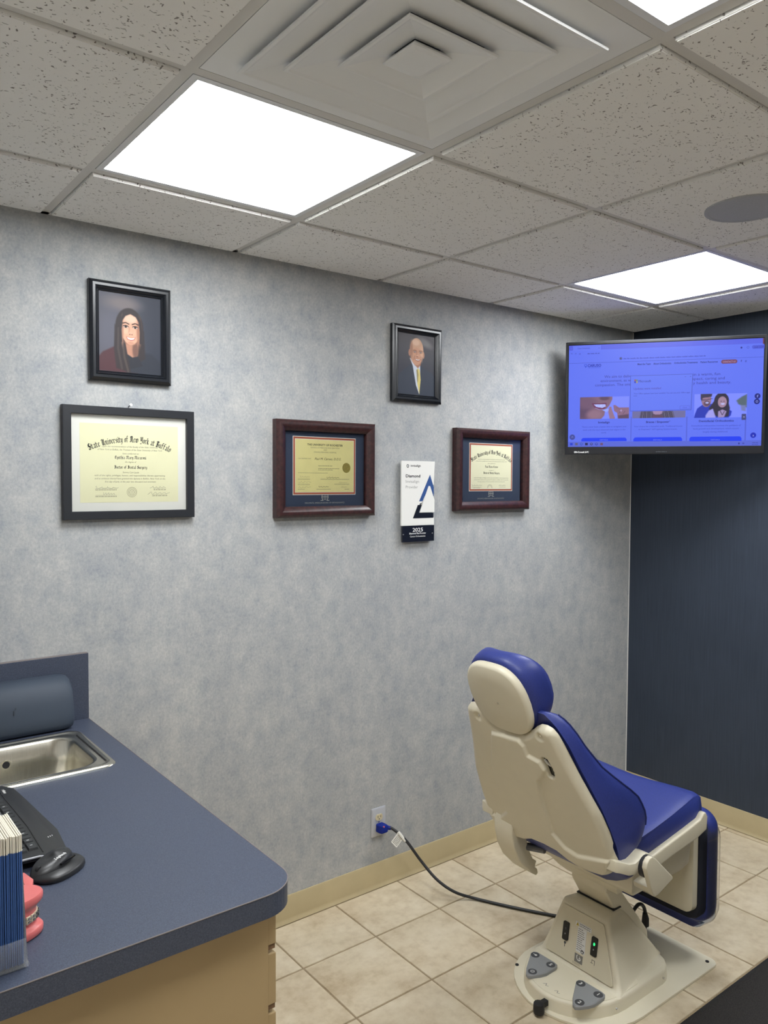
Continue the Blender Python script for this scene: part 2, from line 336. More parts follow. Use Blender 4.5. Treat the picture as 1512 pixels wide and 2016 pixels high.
def black2d(s, x, y, size, width, arc=0.0, nib=(.048, .034)):
    v = []; f = []; cx_ = 0.0
    for ch in s:
        if ch == ' ': cx_ += .24; continue
        g_ = _BL.get(ch, _BL['i']); wmax = max(p[0] for st in g_ for p in st)
        for st in g_:
            for a, b in zip(st[:-1], st[1:]):
                o = len(v); v += [(cx_+a[0]-nib[0], a[1]-nib[1]), (cx_+a[0]+nib[0], a[1]+nib[1]), (cx_+b[0]+nib[0], b[1]+nib[1]), (cx_+b[0]-nib[0], b[1]-nib[1])]; f.append((o, o+1, o+2, o+3))
            for p in (st[0], st[-1]):
                o = len(v); v += [(cx_+p[0]-nib[0], p[1]), (cx_+p[0], p[1]-nib[1]*1.3), (cx_+p[0]+nib[0], p[1]), (cx_+p[0], p[1]+nib[1]*1.3)]; f.append((o, o+1, o+2, o+3))
        cx_ += wmax+.15
    v = np.array(v); v[:, 0] -= v[:, 0].min(); k = width/v[:, 0].max(); v[:, 0] = v[:, 0]*k-width/2; v[:, 1] *= size
    if arc:
        xx = v[:, 0].copy(); ang = -2*arc*xx; yy = v[:, 1].copy(); v[:, 0] = xx-np.sin(ang)*yy; v[:, 1] = yy*np.cos(ang)-arc*xx*xx
    v[:, 0] += x; v[:, 1] += y
    return v, f
def scribble(x, y, w_, h_, seed, thick):
    """handwritten signature as a thin ribbon"""
    rg = random.Random(seed); n = 34; pts = []
    for i in range(n):
        q = i/(n-1); pts.append((x+w_*q+0.04*w_*math.sin(9*q*PI+seed), y+h_*(0.45*math.sin(q*PI*(7+seed % 3)+seed)*(0.35+0.65*rg.random())*(1.1-0.6*q)+0.3)))
    v = []; f = []
    for i, p in enumerate(pts):
        a = pts[max(i-1, 0)]; b = pts[min(i+1, n-1)]; d = math.hypot(b[0]-a[0], b[1]-a[1]) or 1; nx, ny = -(b[1]-a[1])/d, (b[0]-a[0])/d
        v += [(p[0]+nx*thick, p[1]+ny*thick), (p[0]-nx*thick, p[1]-ny*thick)]
        if i: f.append((2*i-2, 2*i-1, 2*i+1, 2*i))
    return np.array(v), f
def words2d(x, y, size, width, align='C', seed=1):
    """a line of print too small to read: one low bar for each word, with a few risers"""
    rg = random.Random(seed); v = []; f = []; q = 0.0; x0 = x-{'C': width/2, 'L': 0, 'R': width}[align]
    def bar_(a, b, c_, d):
        o = len(v); v.extend([(x0+a, y+c_), (x0+b, y+c_), (x0+b, y+d), (x0+a, y+d)]); f.append((o, o+1, o+2, o+3))
    while q < width-size*.3:
        e = min(width, q+size*rg.uniform(.9, 2.6)); bar_(q, e, size*.08, size*.40)
        for _ in range(2):
            a = rg.uniform(q, max(q, e-size*.12)); bar_(a, a+size*.12, size*.40, size*.66)
        q = e+size*.32
    return np.array(v), f
def rect2d(x0, x1, y0, y1): return np.array([(x0, y0), (x1, y0), (x1, y1), (x0, y1)]), [(0, 1, 2, 3)]
def poly2d(p): return np.array(p), [tuple(range(len(p)))]
def disc2d(x, y, r, n=24, ry=None): return poly2d([(x+r*math.cos(2*PI*k/n), y+(ry or r)*math.sin(2*PI*k/n)) for k in range(n)])
def ring2d(x, y, r, t_, n=28, a0=0, a1=2*PI):
    v = []; f = []
    for k in range(n+1):
        a = a0+(a1-a0)*k/n; v += [(x+r*math.cos(a), y+r*math.sin(a)), (x+(r-t_)*math.cos(a), y+(r-t_)*math.sin(a))]
        if k: f.append((2*k-2, 2*k-1, 2*k+1, 2*k))
    return np.array(v), f
def lay(mb, vf, fn, d, col=None):
    v, f = vf
    return mb.add([fn(p[0], p[1], d) for p in v], f, col)

# ------------------------------------------------------------------ room shell
H = 2.4; RX = -4.15; RY = -4.3; T = 0.6096; GX = -2.8936; GY = -0.419; FS = 0.3036; FX = -1.8679; FY = -0.2723; CARPET = FY-3*FS
struct(put('wall_back', MB().box(RX, 0.1, 0, 0.1, -0.05, H+0.1), 'wallpaper'), 'pale grey mottled wallpaper wall behind the chair')
struct(put('wall_right', MB().box(0, 0.1, RY, 0, -0.05, H+0.1), 'navy_wall'), 'dark navy ribbed wall behind the screen')
struct(put('wall_left', MB().box(RX-0.1, RX, RY, 0.1, -0.05, H+0.1), 'cream_wall'))
struct(put('wall_front', MB().box(RX-0.1, 0.1, RY-0.1, RY, -0.05, H+0.1), 'cream_wall'))
struct(put('trim_1', MB().box(-0.0025, 0.0, -0.003, 0.0, 0.1, H), 'cream_wall'), 'thin pale strip in the corner of the two walls')
# floor: grout bed with each tile on it, carpet beyond
fl = struct(put('floor', MB().box(RX, 0, RY, 0, -0.05, -0.0025), 'grout'), 'beige ceramic tile floor with grout lines')
ft_mesh = {}
def tile_mesh(sx, sy, name, z0, z1, mat, bev):
    k = (name, round(sx, 3), round(sy, 3))
    if k not in ft_mesh:
        bm = bmesh.new(); bmesh.ops.create_cube(bm, size=1); bmesh.ops.scale(bm, vec=(sx, sy, z1-z0), verts=bm.verts); bmesh.ops.translate(bm, vec=(0, 0, (z0+z1)/2), verts=bm.verts)
        bmesh.ops.bevel(bm, geom=[e for e in bm.edges if all(abs(v.co.z-(z1 if bev > 0 else z0)) < 1e-6 for v in e.verts)], offset=abs(bev), segments=2, affect='EDGES')
        me = bpy.data.meshes.new(name); bm.to_mesh(me); bm.free(); me.materials.append(M[mat]); ft_mesh[k] = me
    return ft_mesh[k]
def cells(lo, hi, org, step):
    i = math.floor((lo-org)/step); out = []
    while org+i*step < hi-1e-6:
        a, b = max(lo, org+i*step), min(hi, org+(i+1)*step)
        if b-a > 0.02: out.append((a, b))
        i += 1
    return out
for (xa, xb) in cells(RX, -0.014, FX, FS):
    for (ya, yb) in cells(RY, -0.014, FY, FS):
        g = 0.0055
        o = bpy.data.objects.new('floor_tile', tile_mesh(xb-xa-g, yb-ya-g, 'floor_tile', -0.0025, 0.0, 'floor_tile', 0.0012))
        C.objects.link(o); o.parent = fl; o.location = ((xa+xb)/2, (ya+yb)/2, 0)
MAT = thing('floor_mat', 'dark charcoal floor mat with a black rubber edge beside the chair', 'mat', (-1.16, CARPET-.5, 0.0))
put('pile', MB().box(-2.28, -.04, CARPET-.96, CARPET-.018, .001, .009), 'carpet', MAT, smooth=0)
put('rubber_edge', MB().loft([[(x, y, z) for x, y in ((-2.31+i_, CARPET-.99+i_), (-.012-i_, CARPET-.99+i_), (-.012-i_, CARPET-.004-i_), (-2.31+i_, CARPET-.004-i_))] for z, i_ in ((.0004, 0), (.002, .001), (.006, .012))]), 'rubber_black', MAT, smooth=0)
def cove(name, fn, a, b):
    prof = [(0, 0.1), (0.004, 0.1), (0.0055, 0.097), (0.0055, 0.018), (0.008, 0.008), (0.013, 0.0), (0, 0.0)]
    return struct(put(name, MB().prism(prof, fn, a, b), 'baseboard', smooth=50), 'tan vinyl cove baseboard')
cove('baseboard_back', lambda p, q, c: (c, -p, q), -2.8, -0.0055)
cove('baseboard_right', lambda p, q, c: (-p, c, q), RY, 0.0)
# ceiling: slab, grid bars, lay-in tiles
ce = struct(put('ceiling', MB().box(RX-0.1, 0.1, RY-0.1, 0.1, H+0.035, H+0.1), 'grid_metal'), 'suspended ceiling of fissured white tiles in a metal grid')
gx = [GX+T*i for i in range(-3, 6) if RX < GX+T*i < 0]; gy = [GY-T*j for j in range(-1, 8) if RY < GY-T*j < 0]
def bar(x0, x1, y0, y1): put('grid_bar', MB().box(x0, x1, y0, y1, H+0.005, H+0.034), 'grid_metal', ce, smooth=0)
for x in gx: bar(x-0.012, x+0.012, RY, 0)
xs = [RX]+gx+[0]
for y in gy:
    for a, b in zip(xs[:-1], xs[1:]): bar(a+(0.012 if a != RX else 0), b-(0.012 if b != 0 else 0), y-0.012, y+0.012)
for a in ((RX, 0, -0.022, 0), (-0.022, 0, RY, -0.022), (RX, 0, RY, RY+0.022), (RX, RX+0.022, RY+0.022, -0.022)):
    put('wall_angle', MB().box(*a, H+0.005, H+0.02), 'grid_metal', ce, smooth=0)
LIGHTS = {(0, 0): 'square flat panel ceiling light beside the stepped air vent, nearest the woman portrait', (3, 0): 'square flat panel ceiling light above the television corner', (0, 2): 'square flat panel ceiling light across the air vent from the portrait side', (3, 2): 'added unseen square flat panel ceiling light across the round speaker from the television'}  # last panel is out of view, added to balance the lighting
VENT = (0, 1); SPK = (2, 1)
for i, (xa, xb) in enumerate(zip(xs[:-1], xs[1:])):
    for ya, yb in zip(([RY]+gy[::-1]), (gy[::-1]+[0])):
        ci = round((xa-GX)/T) if xa != RX else -9; cj = round((GY-yb)/T) if yb != 0 else -9
        if (ci, cj) in LIGHTS or (ci, cj) == VENT: continue
        g = 0.015; x0_, x1_, y0_, y1_ = xa+g if xa != RX else xa+0.024, xb-g if xb != 0 else -0.024, ya+g if ya != RY else ya+0.024, yb-g if yb != 0 else -0.024
        o = bpy.data.objects.new('ceiling_tile', tile_mesh(x1_-x0_, y1_-y0_, 'ceiling_tile', H-0.003, H+0.03, 'acoustic_tile', -0.002))
        C.objects.link(o); o.parent = ce; o.location = ((x0_+x1_)/2, (y0_+y1_)/2, 0)

# ------------------------------------------------------------------ ceiling lights, vent, speaker
def ring_frame(mb, cx, cy, a, b, z0, z1, col=None):
    """square ring from half size a in to b"""
    for (p, q, r_, s_) in ((cx-a, cx+a, cy-a, cy-b), (cx-a, cx+a, cy+b, cy+a), (cx-a, cx-b, cy-b, cy+b), (cx+b, cx+a, cy-b, cy+b)): mb.box(p, q, r_, s_, z0, z1, col)
for (i, j), lab in LIGHTS.items():
    cx, cy = GX+T*(i+0.5), GY-T*(j+0.5)
    r_ = thing('ceiling_light', lab, 'ceiling light', (cx, cy, H+0.03))
    m = MB(); ring_frame(m, cx, cy, 0.2915, 0.276, H+0.004, H+0.03); put('frame', m, 'fixture_white', r_, smooth=0)
    put('diffuser', MB().box(cx-0.276, cx+0.276, cy-0.276, cy+0.276, H+0.007, H+0.012), 'diffuser', r_, smooth=0)
cx, cy = GX+T*(VENT[0]+0.5), GY-T*(VENT[1]+0.5)
r_ = thing('ceiling_vent', 'white square stepped air diffuser between two ceiling lights', 'air vent', (cx, cy, H+0.03))
m = MB(); ring_frame(m, cx, cy, 0.2915, 0.212, H+0.005, H+0.012); put('face_panel', m, 'vent_white', r_, smooth=0)
put('shade_backing', MB().box(cx-0.25, cx+0.25, cy-0.25, cy+0.25, H+0.018, H+0.03), 'vent_gap_shade', r_, smooth=0)  # dark backing sheet that paints the shade seen in the gaps
def sq(h, z): return [(cx-h, cy-h, z), (cx+h, cy-h, z), (cx+h, cy+h, z), (cx-h, cy+h, z)]
for h, hi in ((0.240, 0.160), (0.178, 0.090), (0.104, 0.034)):
    put('louvre_ring', MB().loft([sq(hi, H+0.012), sq(h-0.006, H-0.004), sq(h-0.001, H-0.0055), sq(h, H-0.008), sq(h-0.001, H-0.0105), sq(h-0.007, H-0.0105), sq(h-0.012, H-0.0085), sq(hi, H+0.006)], False, False), 'vent_white', r_, smooth=0)
put('centre_plate', MB().loft([sq(0.036, H+0.002), sq(0.044, H-0.006), sq(0.045, H-0.008), sq(0.044, H-0.0105), sq(0.034, H-0.0120)]), 'vent_white', r_, smooth=0)
put('centre_stem', MB().box(cx-0.02, cx+0.02, cy-0.02, cy+0.02, H+0.002, H+0.018), 'vent_gap_shade', r_, smooth=0)
cx, cy = -1.36, -1.31
r_ = thing('ceiling_speaker', 'round flush grey ceiling speaker grille set in a tile', 'speaker', (cx, cy, H-0.003))
put('rim', MB().lathe([(0.112, H-0.003), (0.112, H-0.007), (0.106, H-0.009), (0.100, H-0.008), (0.100, H-0.003)], cx, cy, 40), 'grille_grey', r_)
put('grille', MB().lathe([(0.101, H-0.003), (0.100, H-0.0075), (0.06, H-0.009), (0.01, H-0.0095)], cx, cy, 40), 'grille_grey', r_)

# ------------------------------------------------------------------ pictures painted on flat prints
def smooth01(x): x = np.clip(x, 0, 1); return x*x*(3-2*x)
class Paint:
    def __init__(s, nx, ny, asp=1.0):
        s.nx, s.ny, s.asp = nx, ny, asp
        s.u, s.v = np.meshgrid((np.arange(nx)+0.5)/nx, (np.arange(ny)+0.5)/ny); s.img = np.zeros((ny, nx, 3))
    def put(s, a, rgb):
        a = a[..., None]; s.img = s.img*(1-a)+np.array(rgb, float)*a
    def ell(s, cx, cy, rx, ry, rgb, soft=0.08, rot=0.0, k=1.0):
        du, dv = (s.u-cx), (s.v-cy)*s.asp
        c_, s_ = math.cos(rot), math.sin(rot); a, b = du*c_+dv*s_, -du*s_+dv*c_
        r = np.sqrt((a/rx)**2+(b/(ry*s.asp))**2); s.put(smooth01((1-r)/soft+0.5)*k, rgb)
    def poly(s, pts, rgb, soft=0.006, k=1.0):
        inside = np.zeros(s.u.shape, bool); dist = np.full(s.u.shape, 9.0); n = len(pts)
        for i in range(n):
            (x0, y0), (x1, y1) = pts[i], pts[(i+1) % n]
            if y0 != y1:
                c_ = ((y0 > s.v) != (y1 > s.v)) & (s.u < (x1-x0)*(s.v-y0)/(y1-y0)+x0); inside ^= c_
            t_ = np.clip(((s.u-x0)*(x1-x0)+(s.v-y0)*(y1-y0))/((x1-x0)**2+(y1-y0)**2+1e-12), 0, 1)
            dist = np.minimum(dist, np.hypot(s.u-x0-t_*(x1-x0), s.v-y0-t_*(y1-y0)))
        s.put(smooth01(np.where(inside, dist, -dist)/soft+0.5)*k, rgb)
    def line(s, pts, w_, rgb, k=1.0):
        d = np.full(s.u.shape, 9.0)
        for (x0, y0), (x1, y1) in zip(pts[:-1], pts[1:]):
            t_ = np.clip(((s.u-x0)*(x1-x0)+(s.v-y0)*(y1-y0))/((x1-x0)**2+(y1-y0)**2+1e-12), 0, 1)
            d = np.minimum(d, np.hypot(s.u-x0-t_*(x1-x0), s.v-y0-t_*(y1-y0)))
        s.put(smooth01((w_-d)/(w_*0.7)+0.3)*k, rgb)
    def emit(s, mb, fn, x0, x1, y0, y1, d, tint=None, mask=None):
        im = np.clip(s.img, 0, 255)/255.0
        im = np.where(im <= 0.04045, im/12.92, ((im+0.055)/1.055)**2.4)
        if tint is not None: im = im*np.array(tint)
        nx, ny = s.nx, s.ny; X = np.linspace(x0, x1, nx+1); Y = np.linspace(y1, y0, ny+1)
        o = len(mb.v)
        mb.v += [fn(x, y, d) for y in Y for x in X]
        for j in range(ny):
            for i in range(nx):
                if mask is not None and not mask[j, i]: continue
                a = o+j*(nx+1)+i; mb.f.append((a, a+nx+1, a+nx+2, a+1)); mb.c.append(tuple(im[j, i]))

def woman_picture():
    p = Paint(132, 168, 1.27)
    for k in range(3): p.img[..., k] = (84, 84, 94)[k]+(-34, -30, -28)[k]*smooth01(p.u*1.3-0.2)
    p.ell(0.38, 0.13, 0.26, 0.09, (112, 104, 106), 1.3); p.ell(0.2, 0.5, 0.22, 0.25, (88, 88, 100), 1.2)
    p.poly([(0, 1), (0, 0.82), (0.06, 0.76), (0.24, 0.68), (0.5, 0.7), (0.62, 1)], (74, 44, 50), 0.03)
    p.poly([(0.44, 1), (0.42, 0.78), (0.62, 0.72), (0.86, 0.74), (1, 0.84), (1, 1)], (44, 48, 58), 0.05)
    hair = (50, 44, 46)
    p.ell(0.485, 0.42, 0.225, 0.245, hair, 0.1); p.poly([(0.25, 0.4), (0.235, 0.7), (0.27, 0.95), (0.5, 1), (0.46, 0.75), (0.4, 0.5)], hair, 0.03)
    p.poly([(0.62, 0.4), (0.72, 0.45), (0.74, 0.8), (0.6, 0.88)], hair, 0.04)
    p.line([(0.31, 0.45), (0.30, 0.7), (0.36, 0.95)], 0.02, (82, 70, 68), 0.5); p.line([(0.38, 0.62), (0.4, 0.8), (0.46, 0.98)], 0.02, (92, 78, 72), 0.5)
    p.poly([(0.41, 0.58), (0.63, 0.58), (0.62, 0.74), (0.6, 0.8), (0.53, 0.81), (0.45, 0.77)], (176, 128, 106), 0.02)
    p.ell(0.58, 0.7, 0.05, 0.12, (112, 82, 72), 0.8); p.ell(0.52, 0.6, 0.12, 0.04, (128, 90, 76), 0.8)
    p.poly([(0.44, 0.76), (0.53, 0.8), (0.62, 0.78), (0.7, 0.9), (0.5, 0.95)], (40, 42, 50), 0.02)
    p.ell(0.505, 0.435, 0.158, 0.198, (206, 158, 134), 0.1); p.ell(0.505, 0.515, 0.118, 0.125, (210, 160, 134), 0.3)
    p.ell(0.5, 0.31, 0.1, 0.05, (224, 182, 160), 0.9); p.ell(0.43, 0.47, 0.05, 0.035, (222, 170, 144), 0.9); p.ell(0.6, 0.48, 0.045, 0.035, (218, 164, 138), 0.9)
    p.ell(0.64, 0.47, 0.04, 0.16, (158, 112, 92), 1.2); p.ell(0.37, 0.47, 0.02, 0.16, (170, 124, 104), 1.2)
    p.line([(0.5, 0.225), (0.41, 0.262), (0.355, 0.33), (0.338, 0.46), (0.345, 0.6)], 0.024, hair); p.line([(0.5, 0.225), (0.6, 0.262), (0.652, 0.33), (0.672, 0.46), (0.668, 0.6)], 0.024, hair)
    for ex in (0.425, 0.578):
        p.ell(ex, 0.412, 0.045, 0.016, (150, 108, 92), 0.9); p.ell(ex, 0.415, 0.036, 0.014, (206, 192, 186), 0.4); p.ell(ex, 0.414, 0.020, 0.0155, (44, 30, 26), 0.4); p.line([(ex-0.042, 0.408), (ex, 0.396), (ex+0.042, 0.41)], 0.006, (40, 30, 28))
        sg = -1 if ex < 0.5 else 1
        p.line([(ex-sg*0.05, 0.378), (ex, 0.362), (ex+sg*0.05, 0.374)], 0.008, (56, 40, 36))
    p.line([(0.485, 0.42), (0.475, 0.485)], 0.012, (178, 130, 108), 0.6); p.ell(0.505, 0.495, 0.035, 0.018, (214, 164, 140), 0.8); p.ell(0.49, 0.508, 0.012, 0.006, (120, 74, 62), 0.8); p.ell(0.525, 0.508, 0.012, 0.006, (120, 74, 62), 0.8)
    p.poly([(0.43, 0.54), (0.505, 0.553), (0.585, 0.54), (0.56, 0.575), (0.505, 0.588), (0.45, 0.573)], (164, 84, 82), 0.012)
    p.poly([(0.443, 0.546), (0.505, 0.556), (0.573, 0.546), (0.55, 0.568), (0.505, 0.577), (0.46, 0.567)], (246, 244, 240), 0.008)
    p.ell(0.505, 0.615, 0.05, 0.015, (190, 140, 118), 0.9)
    return p
def man_picture():
    p = Paint(120, 168, 1.4)
    for k in range(3): p.img[..., k] = (80, 77, 82)[k]+(-34, -30, -22)[k]*smooth01(p.v*1.6-0.1)
    p.ell(0.72, 0.12, 0.2, 0.06, (120, 116, 118), 1.3, 0.4)
    p.poly([(0, 1), (0, 0.72), (0.16, 0.6), (0.33, 0.5), (0.6, 0.5), (0.75, 0.56), (0.94, 0.62), (1, 0.7), (1, 1)], (42, 50, 66), 0.03)
    p.poly([(0.32, 0.4), (0.40, 0.52), (0.49, 0.84), (0.575, 0.98), (0.605, 0.72), (0.6, 0.5), (0.62, 0.42)], (202, 208, 222), 0.012)
    p.poly([(0.5, 0.58), (0.545, 0.55), (0.59, 0.58), (0.615, 0.74), (0.58, 0.985), (0.525, 0.8)], (216, 198, 118), 0.01)
    p.poly([(0.5, 0.585), (0.53, 0.57), (0.555, 0.66), (0.54, 0.8), (0.52, 0.76)], (130, 118, 76), 0.012, 0.8)
    p.poly([(0.37, 0.4), (0.64, 0.4), (0.61, 0.5), (0.54, 0.555), (0.44, 0.5)], (168, 116, 92), 0.02)
    p.ell(0.315, 0.31, 0.03, 0.055, (176, 124, 102), 0.3); p.ell(0.69, 0.33, 0.025, 0.055, (188, 138, 112), 0.3)
    p.ell(0.505, 0.26, 0.18, 0.2, (206, 160, 130), 0.08); p.ell(0.5, 0.36, 0.15, 0.14, (204, 152, 122), 0.2); p.ell(0.5, 0.42, 0.115, 0.085, (200, 148, 120), 0.25)
    p.ell(0.48, 0.13, 0.1, 0.05, (224, 186, 158), 1.0); p.ell(0.36, 0.27, 0.04, 0.14, (170, 122, 98), 1.2); p.ell(0.64, 0.3, 0.035, 0.13, (214, 168, 138), 1.0)
    for ex in (0.455, 0.61):
        p.ell(ex, 0.288, 0.045, 0.018, (150, 104, 84), 0.9); p.ell(ex, 0.29, 0.026, 0.009, (226, 218, 212), 0.5); p.ell(ex, 0.29, 0.012, 0.01, (52, 44, 42), 0.5); p.line([(ex-0.05, 0.268), (ex, 0.258), (ex+0.05, 0.268)], 0.007, (150, 106, 84))
    p.line([(0.515, 0.28), (0.5, 0.345)], 0.014, (172, 118, 94), 0.6); p.ell(0.53, 0.352, 0.04, 0.016, (214, 160, 132), 0.8); p.ell(0.52, 0.366, 0.03, 0.006, (128, 80, 64), 0.9)
    p.line([(0.45, 0.36), (0.425, 0.42)], 0.012, (166, 114, 92), 0.7); p.line([(0.62, 0.36), (0.635, 0.42)], 0.012, (166, 114, 92), 0.7)
    p.poly([(0.455, 0.398), (0.535, 0.408), (0.615, 0.4), (0.58, 0.432), (0.53, 0.44), (0.485, 0.428)], (140, 74, 66), 0.012)
    p.poly([(0.47, 0.403), (0.535, 0.412), (0.6, 0.404), (0.575, 0.422), (0.53, 0.427), (0.49, 0.42)], (240, 236, 230), 0.008)
    return p

# ------------------------------------------------------------------ frames on the back wall
def wall_fn(cx, cz): return lambda a, b, d: (cx+a, -d, cz+b)
def frame_ring(mb, fn, W_, H_, prof):
    """mitred frame: prof is a list of (inset from outer edge, height off the wall)"""
    rings = []
    for ins, hgt in prof:
        w2, h2 = W_/2-ins, H_/2-ins
        rings.append([fn(-w2, -h2, hgt), fn(w2, -h2, hgt), fn(w2, h2, hgt), fn(-w2, h2, hgt)])
    n = len(rings); v = [p for r in rings for p in r]; f = []
    for k in range(n):
        k2 = (k+1) % n
        for i in range(4): j = (i+1) % 4; f.append((k*4+i, k*4+j, k2*4+j, k2*4+i))
    return mb.add(v, f)
def slab(fn, w_, h_, d0, d1): return MB().prism([(-w_/2, -h_/2), (w_/2, -h_/2), (w_/2, h_/2), (-w_/2, h_/2)], fn, d0, d1)

def portrait(name, label, cx, cz, W_, H_, pic):
    fn = wall_fn(cx, cz); r_ = thing(name, label, 'framed photo', (cx, 0, cz-H_/2))
    m = MB(); frame_ring(m, fn, W_, H_, [(0, 0.001), (0, 0.016), (0.0025, 0.019), (0.010, 0.024), (0.0175, 0.024), (0.0195, 0.021), (0.0215, 0.0225), (0.0235, 0.020), (0.0275, 0.014), (0.0293, 0.015), (0.031, 0.013), (0.031, 0.001)])
    put('frame', m, 'black_frame_gloss', r_, smooth=25)
    iw, ih = W_-0.062, H_-0.062
    put('backing', slab(fn, iw, ih, 0.002, 0.009), 'black_frame', r_, smooth=0)
    m = MB(); pic.emit(m, fn, -iw/2, iw/2, -ih/2, ih/2, 0.0095); put('photo', m, 'photo_print', r_, smooth=0)
portrait('portrait_frame', 'black framed portrait photo of a smiling person with long dark hair', -2.643, 2.084, 0.258, 0.305, woman_picture())
portrait('portrait_frame', 'black framed portrait photo of a bald smiling person in yellow tie', -1.474, 2.097, 0.258, 0.305, man_picture())

EMB = 'DIPLOMATE, AMERICAN BOARD OF ORTHODONTICS'
def suny_text(m, g, fn, d, w_, h_, name, last, crop=False):
    """wording of a university diploma; m dark ink, g grey ink; coordinates as a fraction of the sheet"""
    x = lambda a: (a-0.5)*w_
    y = lambda b: (0.5-b)*h_
    if not crop:
        rows = [('Upon the recommendation of the faculty of the State University', .295, .57), ('of New York at Buffalo, the Trustees of the State University of New York', .335, .66), ('have conferred on', .383, .165), ('the degree of', .49, .115), ('Summa Cum Laude', .625, .165),
                ('with all the rights, privileges, honors, and responsibilities thereto appertaining,', .665, .72), ('and as evidence thereof have granted this diploma in Buffalo, New York on the', .705, .72), (last, .745, .52)]
        big = [(name, .443, .32, .036), ('Doctor of Dental Surgery', .568, .335, .036)]
        ty, tw, ts, k = .225, .82, .085, 0.55/w_
    else:
        rows = [('Upon the recommendation of the faculty of the State University', .325, .68), ('of New York at Buffalo, the Trustees of the State University of New York', .37, .78), ('have conferred on', .42, .19), ('the degree of', .58, .13),
                ('with all the rights, privileges, honors, and responsibilities thereto appertaining,', .755, .86), ('and as evidence thereof have granted this diploma in Buffalo, New York on the', .80, .86), (last, .845, .68)]
        big = [(name, .51, .32, .045), ('Doctor of Dental Surgery', .655, .40, .045)]
        ty, tw, ts, k = .19, .97, .10, 0.62/w_
    lay(m, black2d('State University of New York at Buffalo', x(.5), y(ty), ts*1.25*h_, tw*w_, k), fn, d)
    for s, b, ww in rows: lay(g, text2d(s, x(.5), y(b), .030*h_, ww*w_, 'C', 0.0, 0.25), fn, d)
    for s, b, ww, sz in big: lay(m, black2d(s, x(.5), y(b), sz*1.5*h_, ww*w_, 0.0, (.044, .034)), fn, d)

# diploma in the plain black frame
W_, H_, cx, cz = 0.416, 0.346, -2.6455, 1.679
fn = wall_fn(cx, cz); r_ = thing('framed_diploma', 'cream diploma with white border in plain black frame under a nail', 'diploma', (cx, 0, cz-H_/2))
m = MB(); frame_ring(m, fn, W_, H_, [(0, 0.001), (0, 0.021), (0.0015, 0.022), (0.024, 0.022), (0.025, 0.021), (0.025, 0.001)]); put('frame', m, 'black_frame', r_, smooth=25)
put('mat_board', slab(fn, W_-0.05, H_-0.05, 0.002, 0.009), 'white_mat', r_, smooth=0)
pw, ph = 0.312, 0.243
pp = put('paper', slab(fn, pw, ph, 0.009, 0.0095), 'cream_paper', r_, smooth=0)
m, g = MB(), MB(); suny_text(m, g, fn, 0.0098, pw, ph, 'Cynthia Mary Micaroni', 'first day of June, in the year two thousand and seventeen')
for (xa, yb, ww, sd) in ((-.36, -.325, .24, 1), (-.28, -.405, .12, 2), (.2, -.32, .16, 4), (.18, -.40, .22, 5)): lay(m, scribble(xa*pw, yb*ph, ww*pw, .045*ph, sd, 0.00028), fn, 0.0098)
for (xa, yb, s, ww) in ((-.25, -.345, 'Chancellor, State University of New York', .21), (-.25, -.43, 'Provost and Vice Chancellor of Buffalo', .21), (.30, -.345, 'Dean of the School', .13), (.30, -.425, 'President of the State University', .16)):
    lay(g, words2d(xa*pw, yb*ph, .020*ph, ww*pw, 'C', len(s)), fn, 0.0098); lay(g, rect2d((xa-ww/2)*pw, (xa+ww/2)*pw, (yb+.019)*ph, (yb+.0215)*ph), fn, 0.0098)
for k, rad in enumerate((.016, .0125, .0085)): lay(g, ring2d(0.01*pw, -.37*ph, rad, .0009), fn, 0.0098)
for k in range(3): lay(g, ring2d(0.01*pw+.005*math.cos(k*2.09+1.57), -.37*ph+.005*math.sin(k*2.09+1.57), .0036, .0007, 14), fn, 0.0098)
put('lettering', m, 'ink', pp, smooth=0); put('fine_print', g, 'ink_grey', pp, smooth=0)
put('glass', slab(fn, W_-0.05, H_-0.05, 0.0155, 0.0165), 'pane', r_, smooth=0)
put('nail', MB().disc((cx-0.002, 0.0, cz+H_/2+0.006), (0, -1, 0.2), 0.0022, 0.022, 10).disc((cx-0.002, -0.021, cz+H_/2+0.0095), (0, -1, 0.2), 0.0048, 0.002, 12), 'bracket_steel', r_)

